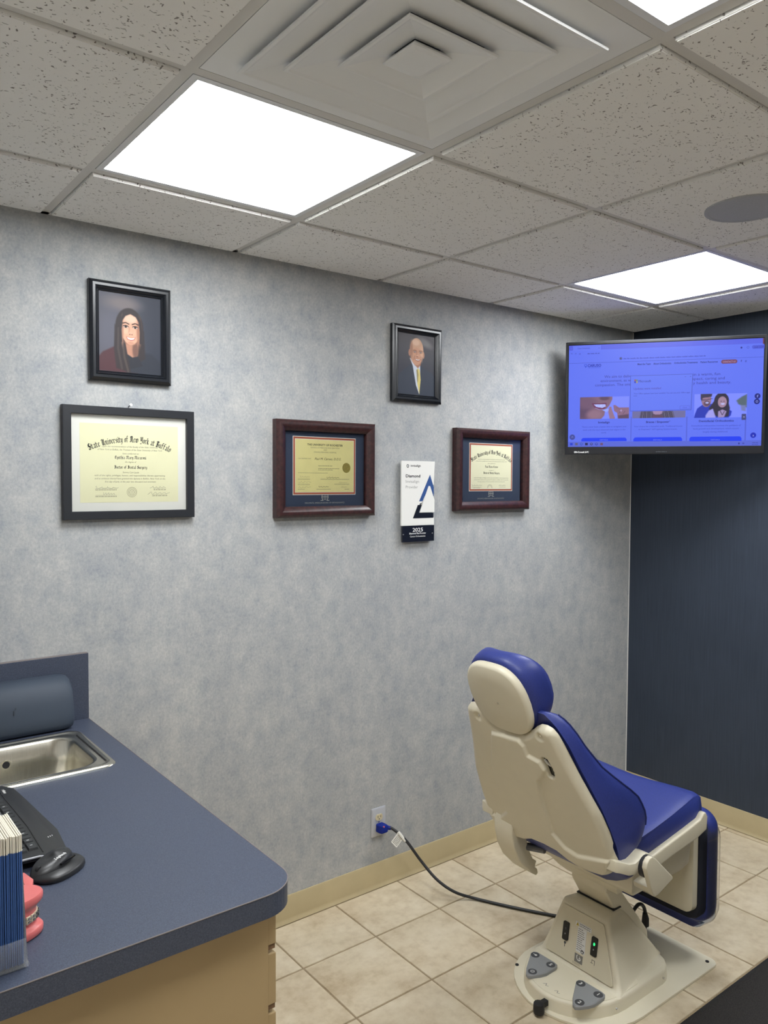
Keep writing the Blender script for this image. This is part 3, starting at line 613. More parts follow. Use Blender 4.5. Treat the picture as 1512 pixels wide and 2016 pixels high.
def mahogany(cx, cz, W_, H_, label, pw, ph, off, paper, rochester, ring_w):
    fn = wall_fn(cx, cz); r_ = thing('framed_diploma', label, 'diploma', (cx, 0, cz-H_/2))
    m = MB(); frame_ring(m, fn, W_, H_, [(0, 0.001), (0, 0.028), (0.004, 0.033), (0.010, 0.0375), (0.018, 0.038), (0.027, 0.034), (0.036, 0.027), (0.0385, 0.025), (0.0395, 0.022), (0.0395, 0.001)])
    put('frame', m, 'mahogany', r_, smooth=28)
    mb_ = put('mat_board', slab(fn, W_-0.079, H_-0.079, 0.002, 0.008), 'navy_mat', r_, smooth=0)
    f2 = lambda a, b, d: fn(a, b+off, d)
    put('inner_mat', slab(f2, pw+0.021, ph+0.021, 0.008, 0.0086), 'white_mat', r_, smooth=0)
    put('inner_mat', slab(f2, pw+0.0165, ph+0.0165, 0.0086, 0.0092), 'rust_mat', r_, smooth=0)
    put('inner_mat', slab(f2, pw+0.003, ph+0.003, 0.0092, 0.0096), 'white_mat', r_, smooth=0)
    pp = put('paper', slab(f2, pw, ph, 0.0096, 0.0100), paper, r_, smooth=0)
    m, g, e = MB(), MB(), MB(); d = 0.0103
    if rochester:
        x = lambda a: (a-0.5)*pw
        y = lambda b: (0.5-b)*ph
        lay(m, text2d('THE UNIVERSITY OF ROCHESTER', x(.5), y(.115), .052*ph, .61*pw, 'C', .02), f2, d)
        for s, b, ww in (('SCHOOL OF MEDICINE AND DENTISTRY', .165, .50), ('AND', .205, .055), ('STRONG MEMORIAL HOSPITAL', .25, .39)): lay(g, text2d(s, x(.5), y(b), .036*ph, ww*pw), f2, d)
        lay(g, text2d('THIS CERTIFIES THAT', x(.04), y(.375), .028*ph, .22*pw, 'L'), f2, d)
        lay(m, text2d('Paul M. Caruso, D.D.S.', x(.32), y(.385), .062*ph, .45*pw, 'L', 0, .3), f2, d)
        lay(g, words2d(x(.38), y(.505), .024*ph, .25*pw, 'L', 2), f2, d)
        lay(g, words2d(x(.38), y(.555), .024*ph, .37*pw, 'L', 3), f2, d)
        lay(g, words2d(x(.38), y(.582), .024*ph, .25*pw, 'L', 4), f2, d)
        lay(g, words2d(x(.04), y(.64), .018*ph, .5*pw, 'L', 5), f2, d)
        lay(e, disc2d(x(.87), y(.53), .072*pw, 28, .098*ph), f2, d)
        for (xa, yb, ww, sd) in ((.07, .72, .17, 1), (.05, .82, .21, 3), (.05, .92, .20, 6), (.52, .735, .23, 2), (.74, .83, .14, 5), (.38, .91, .18, 7), (.78, .915, .1, 4)): lay(m if sd in (2, 7) else g, scribble(x(xa), y(yb), ww*pw, .04*ph, sd, 0.0005 if sd in (2, 7) else 0.0003), f2, d)
        for (xa, yb, ww) in ((.04, .765, .2), (.04, .865, .2), (.04, .955, .11), (.42, .765, .5), (.66, .86, .26), (.35, .955, .25), (.84, .955, .08)):
            lay(g, words2d(x(xa), y(yb), .017*ph, ww*pw, 'L', int(yb*100)), f2, d)
            lay(g, rect2d(x(xa), x(xa+ww), y(yb-.02), y(yb-.0225)), f2, d)
        put('foil_seal', e, 'gold_foil', pp, smooth=0)
    else:
        suny_text(m, g, f2, d, pw, ph, 'Paul Mario Caruso', 'first day of June, in the year nineteen hundred and ninety-five', True)
        for (xa, yb, ww, sd) in ((-.49, -.43, .26, 1), (.19, -.43, .17, 4)): lay(m, scribble(xa*pw, yb*ph, ww*pw, .04*ph, sd, 0.0004), f2, d)
        for (xa, yb, s, ww) in ((-.36, -.465, 'Chancellor, State University of New York', .24), (.28, -.465, 'Dean of the School', .16), (-.36, -.485, 'Trustee of the University', .16)): lay(g, words2d(xa*pw, yb*ph, .018*ph, ww*pw, 'C', len(s)), f2, d)
        for rad in (.016, .012): lay(g, ring2d(-.04*pw, -.485*ph, rad, .001, 20, 0, PI), f2, d)
    put('lettering', m, 'ink', pp, smooth=0); put('fine_print', g, 'ink_grey', pp, smooth=0)
    # board emblem and line stamped on the mat
    m = MB(); ez = -H_/2+0.0395+0.034
    lay(m, ring2d(0, ez, .0155, .0028, 28, -PI*0.30, PI*1.30), fn, 0.0084); lay(m, rect2d(-.0145, .0145, ez-.0012, ez+.0012), fn, 0.0084); lay(m, rect2d(-.0012, .0012, ez-.0125, ez+.0145), fn, 0.0084)
    for sg in (-1, 1): lay(m, rect2d(min(sg*.007, sg*.0195), max(sg*.007, sg*.0195), ez-.0145, ez-.012), fn, 0.0084)
    lay(m, ring2d(0, ez, .0098, .001, 24), fn, 0.0084)
    lay(m, text2d(EMB, 0, ez-.0245, .0072, ring_w), fn, 0.0084); put('stamped_emblem', m, 'silver_foil', mb_, smooth=0)
    put('glass', slab(fn, W_-0.079, H_-0.079, 0.016, 0.017), 'pane', r_, smooth=0)
mahogany(-1.914, 1.670, 0.436, 0.352, 'gold-toned certificate with round foil seal in mahogany frame', 0.258, 0.193, 0.012, 'gold_paper', True, 0.175)
mahogany(-1.040, 1.677, 0.452, 0.352, 'ivory diploma with arched lettering in mahogany frame beside the white plaque', 0.248, 0.188, 0.012, 'ivory_paper', False, 0.165)

# ------------------------------------------------------------------ acrylic award plaque
cx, cz = -1.468, 1.545; W_, H_ = 0.176, 0.327
fn = wall_fn(cx, cz); r_ = thing('award_plaque', 'white acrylic award plaque with blue triangle and black base band', 'plaque', (cx, 0, cz-H_/2))
zb = -H_/2; bt = zb+0.066                                             # top of the black band
wx = lambda q: (q-0.5)*W_
put('standoff', slab(lambda a, b, d: fn(a, b-0.002, d), W_*0.9, H_*0.93, 0.0, 0.012), 'acrylic', r_, smooth=0)
put('panel', MB().prism([(wx(0), bt), (wx(.985), bt), (wx(.985), bt+.032), (wx(.42), bt+.034), (wx(.55), bt+.09), (wx(.6), bt+.09), (wx(.9), bt+.165), (wx(.97), bt+.165), (wx(1), H_/2), (wx(0), H_/2)], fn, 0.012, 0.020), 'acrylic_white', r_, smooth=0, bevel=0.0012)
put('triangle', MB().prism([(wx(.53), bt+.052), (wx(.985), bt+.052), (wx(.985), bt+.103), (wx(.845), bt+.160), (wx(.80), bt+.160)], fn, 0.013, 0.0225), 'acrylic_white', r_, smooth=0, bevel=0.001)
put('blue_chevron', MB().prism([(wx(.52), bt+.098), (wx(.62), bt+.098), (wx(.82), bt+.158), (wx(.86), bt+.158), (wx(.965), bt+.118), (wx(.965), bt+.155), (wx(.845), bt+.206)], fn, 0.011, 0.0208), 'acrylic_blue', r_, smooth=0)
put('black_chevron', MB().prism([(wx(.335), bt+.029), (wx(.96), bt+.029), (wx(.96), bt+.05), (wx(.515), bt+.05), (wx(.60), bt+.083), (wx(.48), bt+.083)], fn, 0.011, 0.0206), 'acrylic_black', r_, smooth=0)
band = put('base_band', MB().prism([(wx(.03), zb), (wx(.985), zb), (wx(.985), bt-.001), (wx(.03), bt-.001)], fn, 0.012, 0.021), 'acrylic_black', r_, smooth=0, bevel=0.001)
for q in (.055, .93): put('screw', MB().disc(fn(wx(q), zb+.031, .021), (0, -1, 0), .0034, .003, 14, r2=.0024), 'chrome', r_)
m = MB(); D = 0.0203
lay(m, text2d('Diamond', wx(.12), H_/2-.066, .0165, .43*W_, 'L', .022), fn, D)
g = MB()
lay(g, text2d('Invisalign', wx(.12), H_/2-.088, .0165, .39*W_, 'L', -.006), fn, D); lay(g, text2d('Provider', wx(.12), H_/2-.1105, .0165, .36*W_, 'L', -.006), fn, D)
lay(m, text2d('invisalign', wx(.26), H_/2-.023, .0125, .30*W_, 'L', .01), fn, D)
for k in range(8):
    a = k*PI/4; c_, s_ = math.cos(a), math.sin(a); x0, y0_ = wx(.175), H_/2-.0205
    for b, l1, l2 in ((a, .0034, .0078), (a+PI/8, .0038, .0062)):
        ca_, sa_ = math.cos(b), math.sin(b)
        lay(m, poly2d([(x0+ca_*l1-sa_*.0009, y0_+sa_*l1+ca_*.0009), (x0+ca_*l1+sa_*.0009, y0_+sa_*l1-ca_*.0009), (x0+ca_*l2+sa_*.0007, y0_+sa_*l2-ca_*.0007), (x0+ca_*l2-sa_*.0007, y0_+sa_*l2+ca_*.0007)]), fn, D)
put('lettering', m, 'acrylic_black', r_, smooth=0); put('light_lettering', g, 'sticker_grey', r_, smooth=0)
m = MB(); D = 0.0213
for s, b, sz, ww, bo in (('2025', .041, .022, .31, .012), ('Diamond Plus Provider', .031, .0095, .50, .02), ('Caruso Orthodontics', .019, .0095, .46, .006)): lay(m, text2d(s, wx(.48), zb+b, sz, ww*W_, 'C', bo), fn, D)
put('white_lettering', m, 'white_print', band, smooth=0)

# ------------------------------------------------------------------ outlet, cord
cx, cz = -1.6525, 0.265; fn = wall_fn(cx, cz)
r_ = thing('wall_outlet', 'metal wall outlet plate low on the wallpapered wall', 'outlet', (cx, 0, cz-0.057))
put('plate', MB().loft([[fn(a, b, 0) for a, b in rrect(-.036, .036, -.0575, .0575, .003)], [fn(a, b, .003) for a, b in rrect(-.036, .036, -.0575, .0575, .003)], [fn(a, b, .006) for a, b in rrect(-.031, .031, -.0525, .0525, .003)]]), 'plate_metal', r_)
def recep(b0):
    p = [(.0172*math.cos(k*PI/12), max(-.0125, min(.0125, .0172*math.sin(k*PI/12)))) for k in range(24)]
    f = put('receptacle', MB().prism(p, lambda a, b, d: fn(a, b+b0, d), .004, .0085), 'ivory_plastic', r_)
    m = MB()
    for a in (-.0065, .0065): lay(m, rect2d(a-.0012, a+.0012, b0-.001, b0+.007), fn, .0088)
    lay(m, disc2d(0, b0-.0065, .0024, 12), fn, .0088); put('slot', m, 'ink', f, smooth=0)
recep(.0195); recep(-.0195)
put('screw', MB().disc(fn(0, 0, .006), (0, -1, 0), .0028, .0012, 12), 'chrome', r_)

def catmull(P, n=8):
    P = [Vector(p) for p in P]; P = [2*P[0]-P[1]]+P+[2*P[-1]-P[-2]]; out = []
    for i in range(1, len(P)-2):
        for k in range(n):
            t_ = k/n; a, b, c_, d = P[i-1], P[i], P[i+1], P[i+2]
            out.append(0.5*((2*b)+(c_-a)*t_+(2*a-5*b+4*c_-d)*t_*t_+(3*b-a-3*c_+d)*t_**3))
    return out+[P[-2]]
pz = cz-.0195
r_ = thing('power_cord', 'black power cord with translucent blue plug running to the dental chair', 'cord', (cx, -.009, pz-.02))
path = catmull([(cx+.022, -.034, pz+.001), (cx+.034, -.055, pz-.002), (-1.590, -.10, .207), (-1.551, -.15, .130), (-1.521, -.21, .072), (-1.480, -.265, .034), (-1.417, -.315, .0085), (-1.354, -.429, .0065), (-1.300, -.520, .0065), (-1.248, -.60, .0065), (-1.215, -.68, .02), (-1.200, -.735, .04)], 8)
put('cable', MB().tube(path, .0058, 10), 'cord_black', r_)
pl = put('plug', MB().loft([[(cx+a*s_+o_, -d, pz+b*s_) for a, b in rrect(-.0175, .0175, -.017, .017, .006)] for d, s_, o_ in ((.0093, .98, 0), (.026, 1.0, .001), (.038, .94, .003), (.043, .7, .005))]), 'blue_clear', r_, smooth=50)
put('strain_relief', MB().tube([(cx+.008, -.026, pz), (cx+.02, -.033, pz+.001), (cx+.030, -.046, pz)], [.0105, .0088, .0072], 12), 'blue_clear', pl)
put('indicator', MB().disc((cx-.003, -.0385, pz+.012), (0, -1, .3), .003, .006, 10), 'gum_pink', pl)
# white care tag wrapped on the cord
tp = Vector((-1.603, -.085, .226)); tdir = Vector((-.75, .02, -.62)).normalized(); tw_ = Vector((.55, -.25, -.62)); tw_ = (tw_-tdir*tw_.dot(tdir)).normalized(); tn = tdir.cross(tw_)
tfn = lambda a, b, d: tuple(tp+tdir*a+tw_*b+tn*d)
tg = put('tag', MB().prism(rrect(-.004, .046, -.017, .017, .003, 3), tfn, -.0004, .0004), 'tag_white', r_, smooth=0)
m = MB()
for k in range(7):
    for d in (.0007, -.0007): lay(m, words2d(.010, 0, .0046, .026, 'L', k), lambda a, b, dd, k=k: tfn(.008+k*.0050+b, (a-.023), dd), d)
put('tag_print', m, 'ink', tg, smooth=0)
put('tag_collar', MB().tube([tuple(tp+Vector((-.008, .008, .012))), tuple(tp+Vector((.012, -.014, -.022)))], .0066, 10), 'tag_white', r_)

# ------------------------------------------------------------------ television in the corner
k_ = 0.972
tc_ = CAM+(Vector((-.307, -.375, 2.019))-CAM)*k_; TW, TH, ty_, tt_ = .869*k_, .525*k_, -.927, .038
tr_ = Vector((math.cos(ty_), math.sin(ty_), 0)); tn_ = Vector((math.sin(ty_), -math.cos(ty_), 0)); tu_ = Vector((0, 0, 1))*math.cos(tt_)+tn_*math.sin(tt_); tf_ = tr_.cross(tu_)
tv = lambda a, b, d: tuple(tc_+tr_*a+tu_*b+tf_*d)
r_ = thing('television', 'wall-mounted flat television in the corner showing a blue-tinted web page', 'television', tuple(tc_-tu_*TH/2))
L, R_, B, T_ = -TW/2, TW/2, -TH/2, TH/2
sx0, sx1, sy0, sy1 = L+.0140, R_-.0130, B+.0350, T_-.0145
put('body', MB().loft([[tv(a, b, d) for a, b in rrect(L+i_, R_-i_, B+i_, T_-i_, .006, 3)] for d, i_ in ((-.052, .10), (-.046, .085), (-.030, .012), (-.026, .001), (-.006, .0), (-.004, .0005))]), 'tv_black', r_, smooth=30)
m = MB(); frame_ring(m, lambda a, b, d: tv(a, b+(B+T_)/2, d), TW, TH, [(0, -.006), (0, .0), (.0015, .0012), (.004, .0015), (.0115, .0012), (.0125, -.004), (.0125, -.006)]); put('bezel', m, 'tv_black', r_, smooth=25)
put('top_edge', MB().prism([(L+.004, T_-.0002), (R_-.004, T_-.0002), (R_-.004, T_+.0016), (L+.004, T_+.0016)], tv, -.026, -.002), 'tv_silver', r_, smooth=0)
put('bottom_bar', MB().prism([(L+.002, B+.0005), (R_-.002, B+.0005), (R_-.002, B+.0345), (L+.002, B+.0345)], tv, -.005, .0010), 'tv_black', r_, smooth=0, bevel=.001)
m = MB(); lay(m, text2d('ON-Consult 2-PC', L+.042, B+.0072, .0105, .066, 'L', .03), tv, .0018); o = put('name_label', m, 'white_print', r_, smooth=0)
put('maker_mark', lay(MB(), words2d(0.0, B+.0090, .006, .046, 'C', 8), tv, .0018), 'tv_silver', r_, smooth=0)
put('wall_mount', MB().tube([tv(0, -.02, -.05), tv(.03, -.02, -.14), (-.0, tc_.y-.05, tc_.z-.02)], .018, 8).box(-.02, -.001, tc_.y-.13, tc_.y+.05, tc_.z-.12, tc_.z+.10), 'tv_black', r_)
# the page: every face carries its own emitted colour
m = MB(); SW, SH = sx1-sx0, sy1-sy0
def uv(px, py):
    """position on the lit panel from the layout of the page (1512 wide sheet)"""
    u_, v_ = .5, .5
    for _ in range(4):
        lf, rt = 75-10*v_, 1500-35*v_; u_ = (px-lf)/(rt-lf); tp_, bt_ = 150-55*u_, 880-8*u_; v_ = (py-tp_)/(bt_-tp_)
    return sx0+u_*SW, sy1-v_*SH
BGC = S(98, 120, 255); 
def scol(r, g, b): return S(r, g, b)
def R2(x0, y0, x1, y1, c, d):
    a = uv(x0, y0); b = uv(x1, y1); lay(m, rect2d(max(a[0], sx0), min(b[0], sx1), max(b[1], sy0), min(a[1], sy1)), tv, d, c)
def W2(x, y, wpx, hpx, c, d, seed=1, align='C'):
    a = uv(x, y); b = uv(x+wpx, y); q = uv(x, y-hpx); lay(m, words2d(a[0], a[1], (q[1]-a[1])/0.72, b[0]-a[0], align, seed), tv, d, c)
def P2(pts, c, d): lay(m, poly2d([uv(*p) for p in pts][::-1]), tv, d, c)
def T2(s, x, y, wpx, hpx, c, d=.0013-.0005, align='C', bold=0.0):
    a = uv(x, y); b = uv(x+wpx, y); q = uv(x, y-hpx); lay(m, text2d(s, a[0], a[1], (q[1]-a[1])/0.72, b[0]-a[0], align, bold), tv, d, c)
d1, d2, d3, d4 = -.0004, 0.0, .0004, .0008
m2 = MB().prism([(sx0, sy0), (sx1, sy0), (sx1, sy1), (sx0, sy1)], tv, -.006, -.0012)
scr = put('screen', m2, 'gloss_black', r_, smooth=0)
lay(m, rect2d(sx0, sx1, sy0, sy1), tv, -.0008, BGC)
a = uv(75, 185); lay(m, rect2d(sx0, sx1, a[1], sy1), tv, d1, scol(88, 100, 238))                       # tab strip
P2([(105, 150), (320, 145), (318, 185), (105, 188)], scol(102, 122, 255), d2)
bb = uv(75, 843); lay(m, rect2d(sx0, sx1, sy0, bb[1]), tv, d1, scol(92, 108, 225))                     # task bar
T2('Caruso Orthodontics', 188, 172, 96, 11, scol(52, 62, 170), d3); T2('x', 305, 168, 8, 8, scol(40, 46, 140), d3); W2(262, 209, 92, 10, scol(60, 72, 185), d3, 3)
for x, s in ((95, '<'), (126, '>'), (158, 'o')): T2(s, x, 212, 12, 12, scol(44, 52, 150), d3)
lay(m, ring2d(*uv(92, 170), .0075, .001), tv, d2, scol(70, 82, 200)); lay(m, disc2d(*uv(469, 240), .0058), tv, d2, scol(40, 48, 120)); lay(m, ring2d(*uv(469, 240), .0042, .0012), tv, d3, scol(120, 130, 210))
W2(790, 236, 600, 11, scol(66, 80, 200), d3, 4)
a = uv(75, 277); lay(m, rect2d(sx0, sx1, a[1]-.0006, a[1]+.0006), tv, d2, scol(62, 76, 190)); R2(1490, 95, 1512, 136, scol(106, 52, 74), d3)
P2([(1412, 158), (1420, 147), (1500, 143), (1500, 170), (1420, 172)], scol(76, 90, 225), d2); W2(1462, 163, 66, 10, scol(56, 66, 180), d3, 5)
lay(m, disc2d(*uv(1340, 163), .004), tv, d2, scol(40, 48, 150)); lay(m, ring2d(*uv(1386, 161), .0048, .001), tv, d2, scol(50, 58, 160))
T2('CARUSO', 269, 300, 104, 20, scol(10, 38, 175), d3, 'C', .03); T2('ORTHODONTICS', 269, 310, 96, 6, scol(40, 80, 215), d3)
P2([(193, 283), (212, 282), (212, 298), (193, 299)], scol(30, 70, 215), d2); P2([(196, 286), (209, 285), (209, 295), (196, 296)], BGC, d3); P2([(197, 299), (208, 299), (205, 306), (200, 306)], scol(30, 70, 215), d2)
for s, x, y, ww in (('Meet the Team', 642, 286, 96), ('About Orthodontics', 775, 282, 130), ('Orthodontics Treatments', 946, 276, 168), ('Patient Resources', 1112, 271, 122)): T2(s, x, y, ww, 13, scol(30, 38, 120), d3, 'C', .02)
def pill(x0, x1, y0, y1, c, d, rpx):
    a = uv(x0, y1); b = uv(x1, y0); r_q = min((b[1]-a[1])/2-.0001, rpx); lay(m, poly2d(rrect(a[0], b[0], a[1], b[1], r_q, 5)), tv, d, c)
pill(1196, 1311, 247, 279, scol(118, 64, 98), d2, 1); T2('CONTACT US', 1254, 270, 88, 12, scol(190, 150, 190), d3, 'C', .015); T2('f', 1338, 265, 8, 14, scol(34, 40, 130), d3, 'C', .03); T2('@', 1369, 265, 13, 12, scol(34, 40, 130), d3)
TXT = scol(58, 62, 160)
for s, x, y, ww in (('We aim to deliv', 443, 378, 196), ('environment, as w', 430, 408, 228), ('compassion. The smi', 406, 438, 264)): T2(s, x, y, ww, 20, TXT, d3)
for s, x, y, ww in (('in a warm, fun', 1094, 362, 190), ('spect, caring and', 1106, 393, 228), ('y health and beauty.', 1130, 423, 268)): T2(s, x, y, ww, 20, TXT, d3)
# pictures on the page
def clip_panel(p, box, d, tint=(.62, .72, 1.25), mask=None):
    a = uv(box[0], box[3]); b = uv(box[2], box[1]); p.emit(m, tv, a[0], b[0], a[1], b[1], d, tint, mask)
bg = np.array((150, 160, 255))
p = Paint(96, 44, .45); p.img[:] = (158, 166, 255)
p.poly([(0, 0), (.66, 0), (.66, .12), (.6, .4), (.52, .6), (.5, .85), (.44, 1), (0, 1)], (168, 118, 112), .02); p.ell(.05, .5, .16, .6, (120, 84, 92), 1.0); p.ell(.3, .8, .16, .2, (186, 134, 124), 1.0); p.ell(.5, .06, .1, .1, (120, 82, 84), .8); p.ell(.14, .25, .2, .3, (146, 102, 104), 1.0)
p.poly([(.24, .28), (.36, .3), (.54, .28), (.54, .4), (.5, .56), (.42, .6), (.3, .5)], (140, 62, 82), .02); p.poly([(.28, .34), (.52, .34), (.53, .44), (.46, .5), (.34, .46)], (236, 232, 250), .02); p.line([(.31, .5), (.4, .58), (.5, .57)], .012, (206, 160, 180))
for k in range(6): p.line([(.32+k*.035, .35), (.325+k*.035, .46)], .004, (180, 172, 210), .6)
p.poly([(.46, .6), (.56, .54), (.62, .6), (.54, .7)], (190, 200, 250), .02)
p.poly([(.6, .46), (.64, .46), (.66, .62), (.72, .96), (.72, 1), (.61, 1), (.58, .7)], (190, 138, 132), .015); p.poly([(.68, .38), (.72, .38), (.8, .5), (1, .5), (1, 1), (.78, 1), (.76, .74), (.7, .66)], (178, 124, 122), .015); p.line([(.84, .62), (.8, .76)], .006, (120, 78, 84)); p.line([(.92, .66), (.88, .8)], .006, (120, 78, 84)); p.line([(.74, .5), (.82, .58)], .006, (130, 84, 90)); p.ell(.84, .64, .02, .05, (222, 176, 176), .5); p.poly([(.78, .86), (1, .8), (1, 1), (.78, 1)], (96, 66, 72), .05, .7)
clip_panel(p, (157, 512, 531, 678), d2)
p = Paint(96, 14, .13); p.img[:] = (142, 130, 150)
p.poly([(.17, 0), (.76, 0), (.8, 1), (.14, 1)], (92, 78, 84), .03)
for k in range(16): x = .17+k*.037+(.0 if k < 7 else .02); p.line([(x, 0), (x-.02+.004*k, 1)], .006, (150, 132, 124) if k % 2 else (112, 96, 98))
p.poly([(.38, 0), (.58, 0), (.56, .4), (.48, .6), (.4, .4)], (206, 160, 160), .03); p.poly([(.4, .5), (.56, .5), (.6, 1), (.36, 1)], (120, 82, 84), .05)
clip_panel(p, (552, 616, 940, 672), d1)
p = Paint(90, 42, .46); p.img[:] = (160, 168, 255)
p.poly([(0, 1), (.02, .82), (.06, .6), (.18, .42), (.34, .42), (.5, .62), (.5, 1)], (40, 62, 170), .02); p.poly([(.62, .62), (.72, .74), (.7, .92), (.66, 1), (.56, 1)], (40, 62, 170), .02); p.ell(.23, .25, .095, .30, (190, 138, 130), .12); p.poly([(.12, 0), (.34, 0), (.33, .12), (.16, .16), (.14, .3), (.12, .2)], (70, 58, 68), .02); p.line([(.15, .24), (.22, .26), (.29, .22), (.34, .2)], .012, (40, 34, 44)); p.ell(.24, .4, .06, .11, (120, 80, 84), .4); p.ell(.245, .37, .035, .03, (236, 226, 236), .5)
p.ell(.52, .3, .14, .34, (52, 40, 50), .12); p.poly([(.38, .3), (.64, .3), (.68, .6), (.66, .95), (.5, 1), (.4, .9), (.28, .62)], (52, 40, 50), .03); p.ell(.535, .35, .085, .23, (208, 158, 148), .12); p.ell(.545, .43, .04, .035, (246, 238, 244), .4); p.ell(.515, .32, .012, .02, (50, 38, 40), .4); p.ell(.57, .32, .012, .02, (50, 38, 40), .4); p.poly([(.22, .9), (.28, .7), (.36, .62), (.42, 1), (.22, 1)], (206, 190, 226), .03); p.poly([(.46, .74), (.54, .66), (.62, .74), (.58, .98), (.46, 1)], (206, 170, 180), .03); p.line([(.5, .72), (.54, .9), (.58, .74)], .008, (80, 60, 70))
p.poly([(.8, .3), (.9, .14), (1, .04), (1, .6), (.84, .46)], (108, 122, 104), .05); p.poly([(.88, .5), (.98, .5), (.98, .75), (.9, .72)], (150, 150, 170), .05)
clip_panel(p, (1000, 490, 1376, 670), d1)
# update notice
P2([(541, 364), (997, 351), (981, 612), (535, 621)], scol(70, 84, 190), d2); P2([(544, 367), (993, 354), (977, 609), (538, 618)], scol(100, 124, 255), d3)
for (x, y, c) in ((569, 392, (150, 90, 110)), (582, 392, (104, 140, 130)), (569, 405, (30, 60, 200)), (582, 405, (170, 160, 120))): R2(x, y, x+12, y+12, scol(*c), d4)
T2('Microsoft', 646, 411, 92, 17, scol(48, 52, 130), d4); T2('Updates were installed', 664, 463, 200, 15, scol(80, 66, 170), d4); T2('Your Office updates have been installed. You can use your Office apps', 769, 494, 408, 10, scol(58, 66, 175), d4); T2('now.', 577, 513, 28, 9, scol(58, 66, 175), d4)
R2(900, 581, 970, 605, scol(80, 96, 215), d4); R2(902, 583, 968, 603, scol(100, 122, 255), d4+.0003); T2('Close', 935, 598, 30, 10, scol(70, 80, 190), d4+.0006)
T2('x', 979, 373, 10, 9, scol(40, 46, 130), d4); R2(938, 371, 946, 373, scol(60, 66, 150), d4)
for s, x, y, ww in (('Invisalign', 340, 708, 86), ('Braces / Empower*', 742, 705, 176), ('Dentofacial Orthodontics', 1157, 698, 244)): T2(s, x, y, ww, 15, scol(36, 38, 120), d3, 'C', .02)
for s, x, y, ww in (('There\'s never been a better time to straighten your', 341, 738, 336), ('teeth with the most advanced clear aligner in the', 340, 760, 320), ('world.', 338, 781, 40), ('Your choice for a beautiful smile. Traditional braces', 740, 735, 352), ('or Empower* Self Ligating System braces.', 738, 756, 282), ('Dentofacial orthopedics involves the guidance of', 1155, 730, 346), ('facial growth and development, which occurs', 1153, 752, 320), ('largely during childhood.', 1150, 775, 174)): T2(s, x, y, ww, 11, scol(62, 74, 195), d3)
for x0, x1, y0 in ((168, 510, 812), (559, 914, 808), (965, 1332, 804)):
    a = uv(x0, 840); b = uv(x1, y0); lay(m, poly2d([(a[0], a[1]), (b[0], a[1]), (b[0], b[1]-.008), (b[0]-.005, b[1]-.001), (b[0]-.01, b[1]), (a[0]+.01, b[1]), (a[0]+.005, b[1]-.001), (a[0], b[1]-.008)]), tv, d2, scol(22, 62, 255)); T2('DETAILS', (x0+x1)/2, 834, 62, 10, scol(130, 150, 255), d3)
for x in (541, 946, 1358): R2(x, 660, x+2, 836, scol(86, 102, 225), d1)
lay(m, disc2d(*uv(99, 809), .0125), tv, d2, scol(66, 76, 165)); T2('^', 99, 818, 14, 16, scol(150, 160, 230), d3)
for x, y, s in ((1446, 512, 'f'), (1441, 551, 'O'), (1412, 796, 'x')):
    lay(m, disc2d(*uv(x, y), .0118), tv, d2, scol(16, 28, 130) if s != 'x' else scol(18, 40, 190)); T2(s, x, y+9, 11 if s != 'O' else 16, 18, scol(150, 160, 240), d3, 'C', .02)
pill(1333, 1366, 640, 685, scol(66, 70, 130), d3, .003); T2('>', 1350, 670, 12, 14, scol(210, 215, 240), d4)
R2(1494, 320, 1502, 396, scol(40, 44, 120), d3)
for x, c in ((92, (24, 60, 215)), (131, (96, 96, 130)), (168, (30, 80, 200)), (207, (28, 34, 90)), (245, (50, 54, 110)), (283, (36, 54, 170)), (322, (110, 80, 120))): 
    if x in (168, 245, 283): lay(m, disc2d(*uv(x, 859), .0058), tv, d2, scol(*c)); lay(m, disc2d(*uv(x, 858), .0028), tv, d3, scol(110, 124, 230))
    else: R2(x-10, 851, x+10, 868, scol(*c), d2)
W2(1424, 853, 40, 7, scol(48, 56, 150), d3, 6); W2(1424, 866, 44, 7, scol(48, 56, 150), d3, 7); R2(1308, 850, 1318, 862, scol(50, 58, 150), d2); R2(1336, 850, 1350, 860, scol(64, 74, 180), d2)
o = put('page_image', m, 'lit_screen', scr, smooth=0); o['kind'] = 'stuff'

# ------------------------------------------------------------------ counter, cabinet, sink
CZ, CX, CY = 0.897, -2.787, -1.258
SX0, SX1, SY0, SY1 = -3.245, -2.848, -0.468, -0.124                     # sink rim
r_ = thing('countertop', 'navy speckled laminate countertop with a rounded corner', 'countertop', ((RX+CX)/2, CY/2, CZ-0.04))
out = [(RX, 0.0), (RX, CY)]+[(CX-.070+.070*math.cos(a), CY+.070+.070*math.sin(a)) for a in [-PI/2+PI/2*k/10 for k in range(11)]]+[(CX, 0.0)]
m = MB(); z0, z1 = CZ-.042, CZ; hole = [(SX0+.012, SY0+.012), (SX1-.012, SY0+.012), (SX1-.012, SY1-.012), (SX0+.012, SY1-.012)]
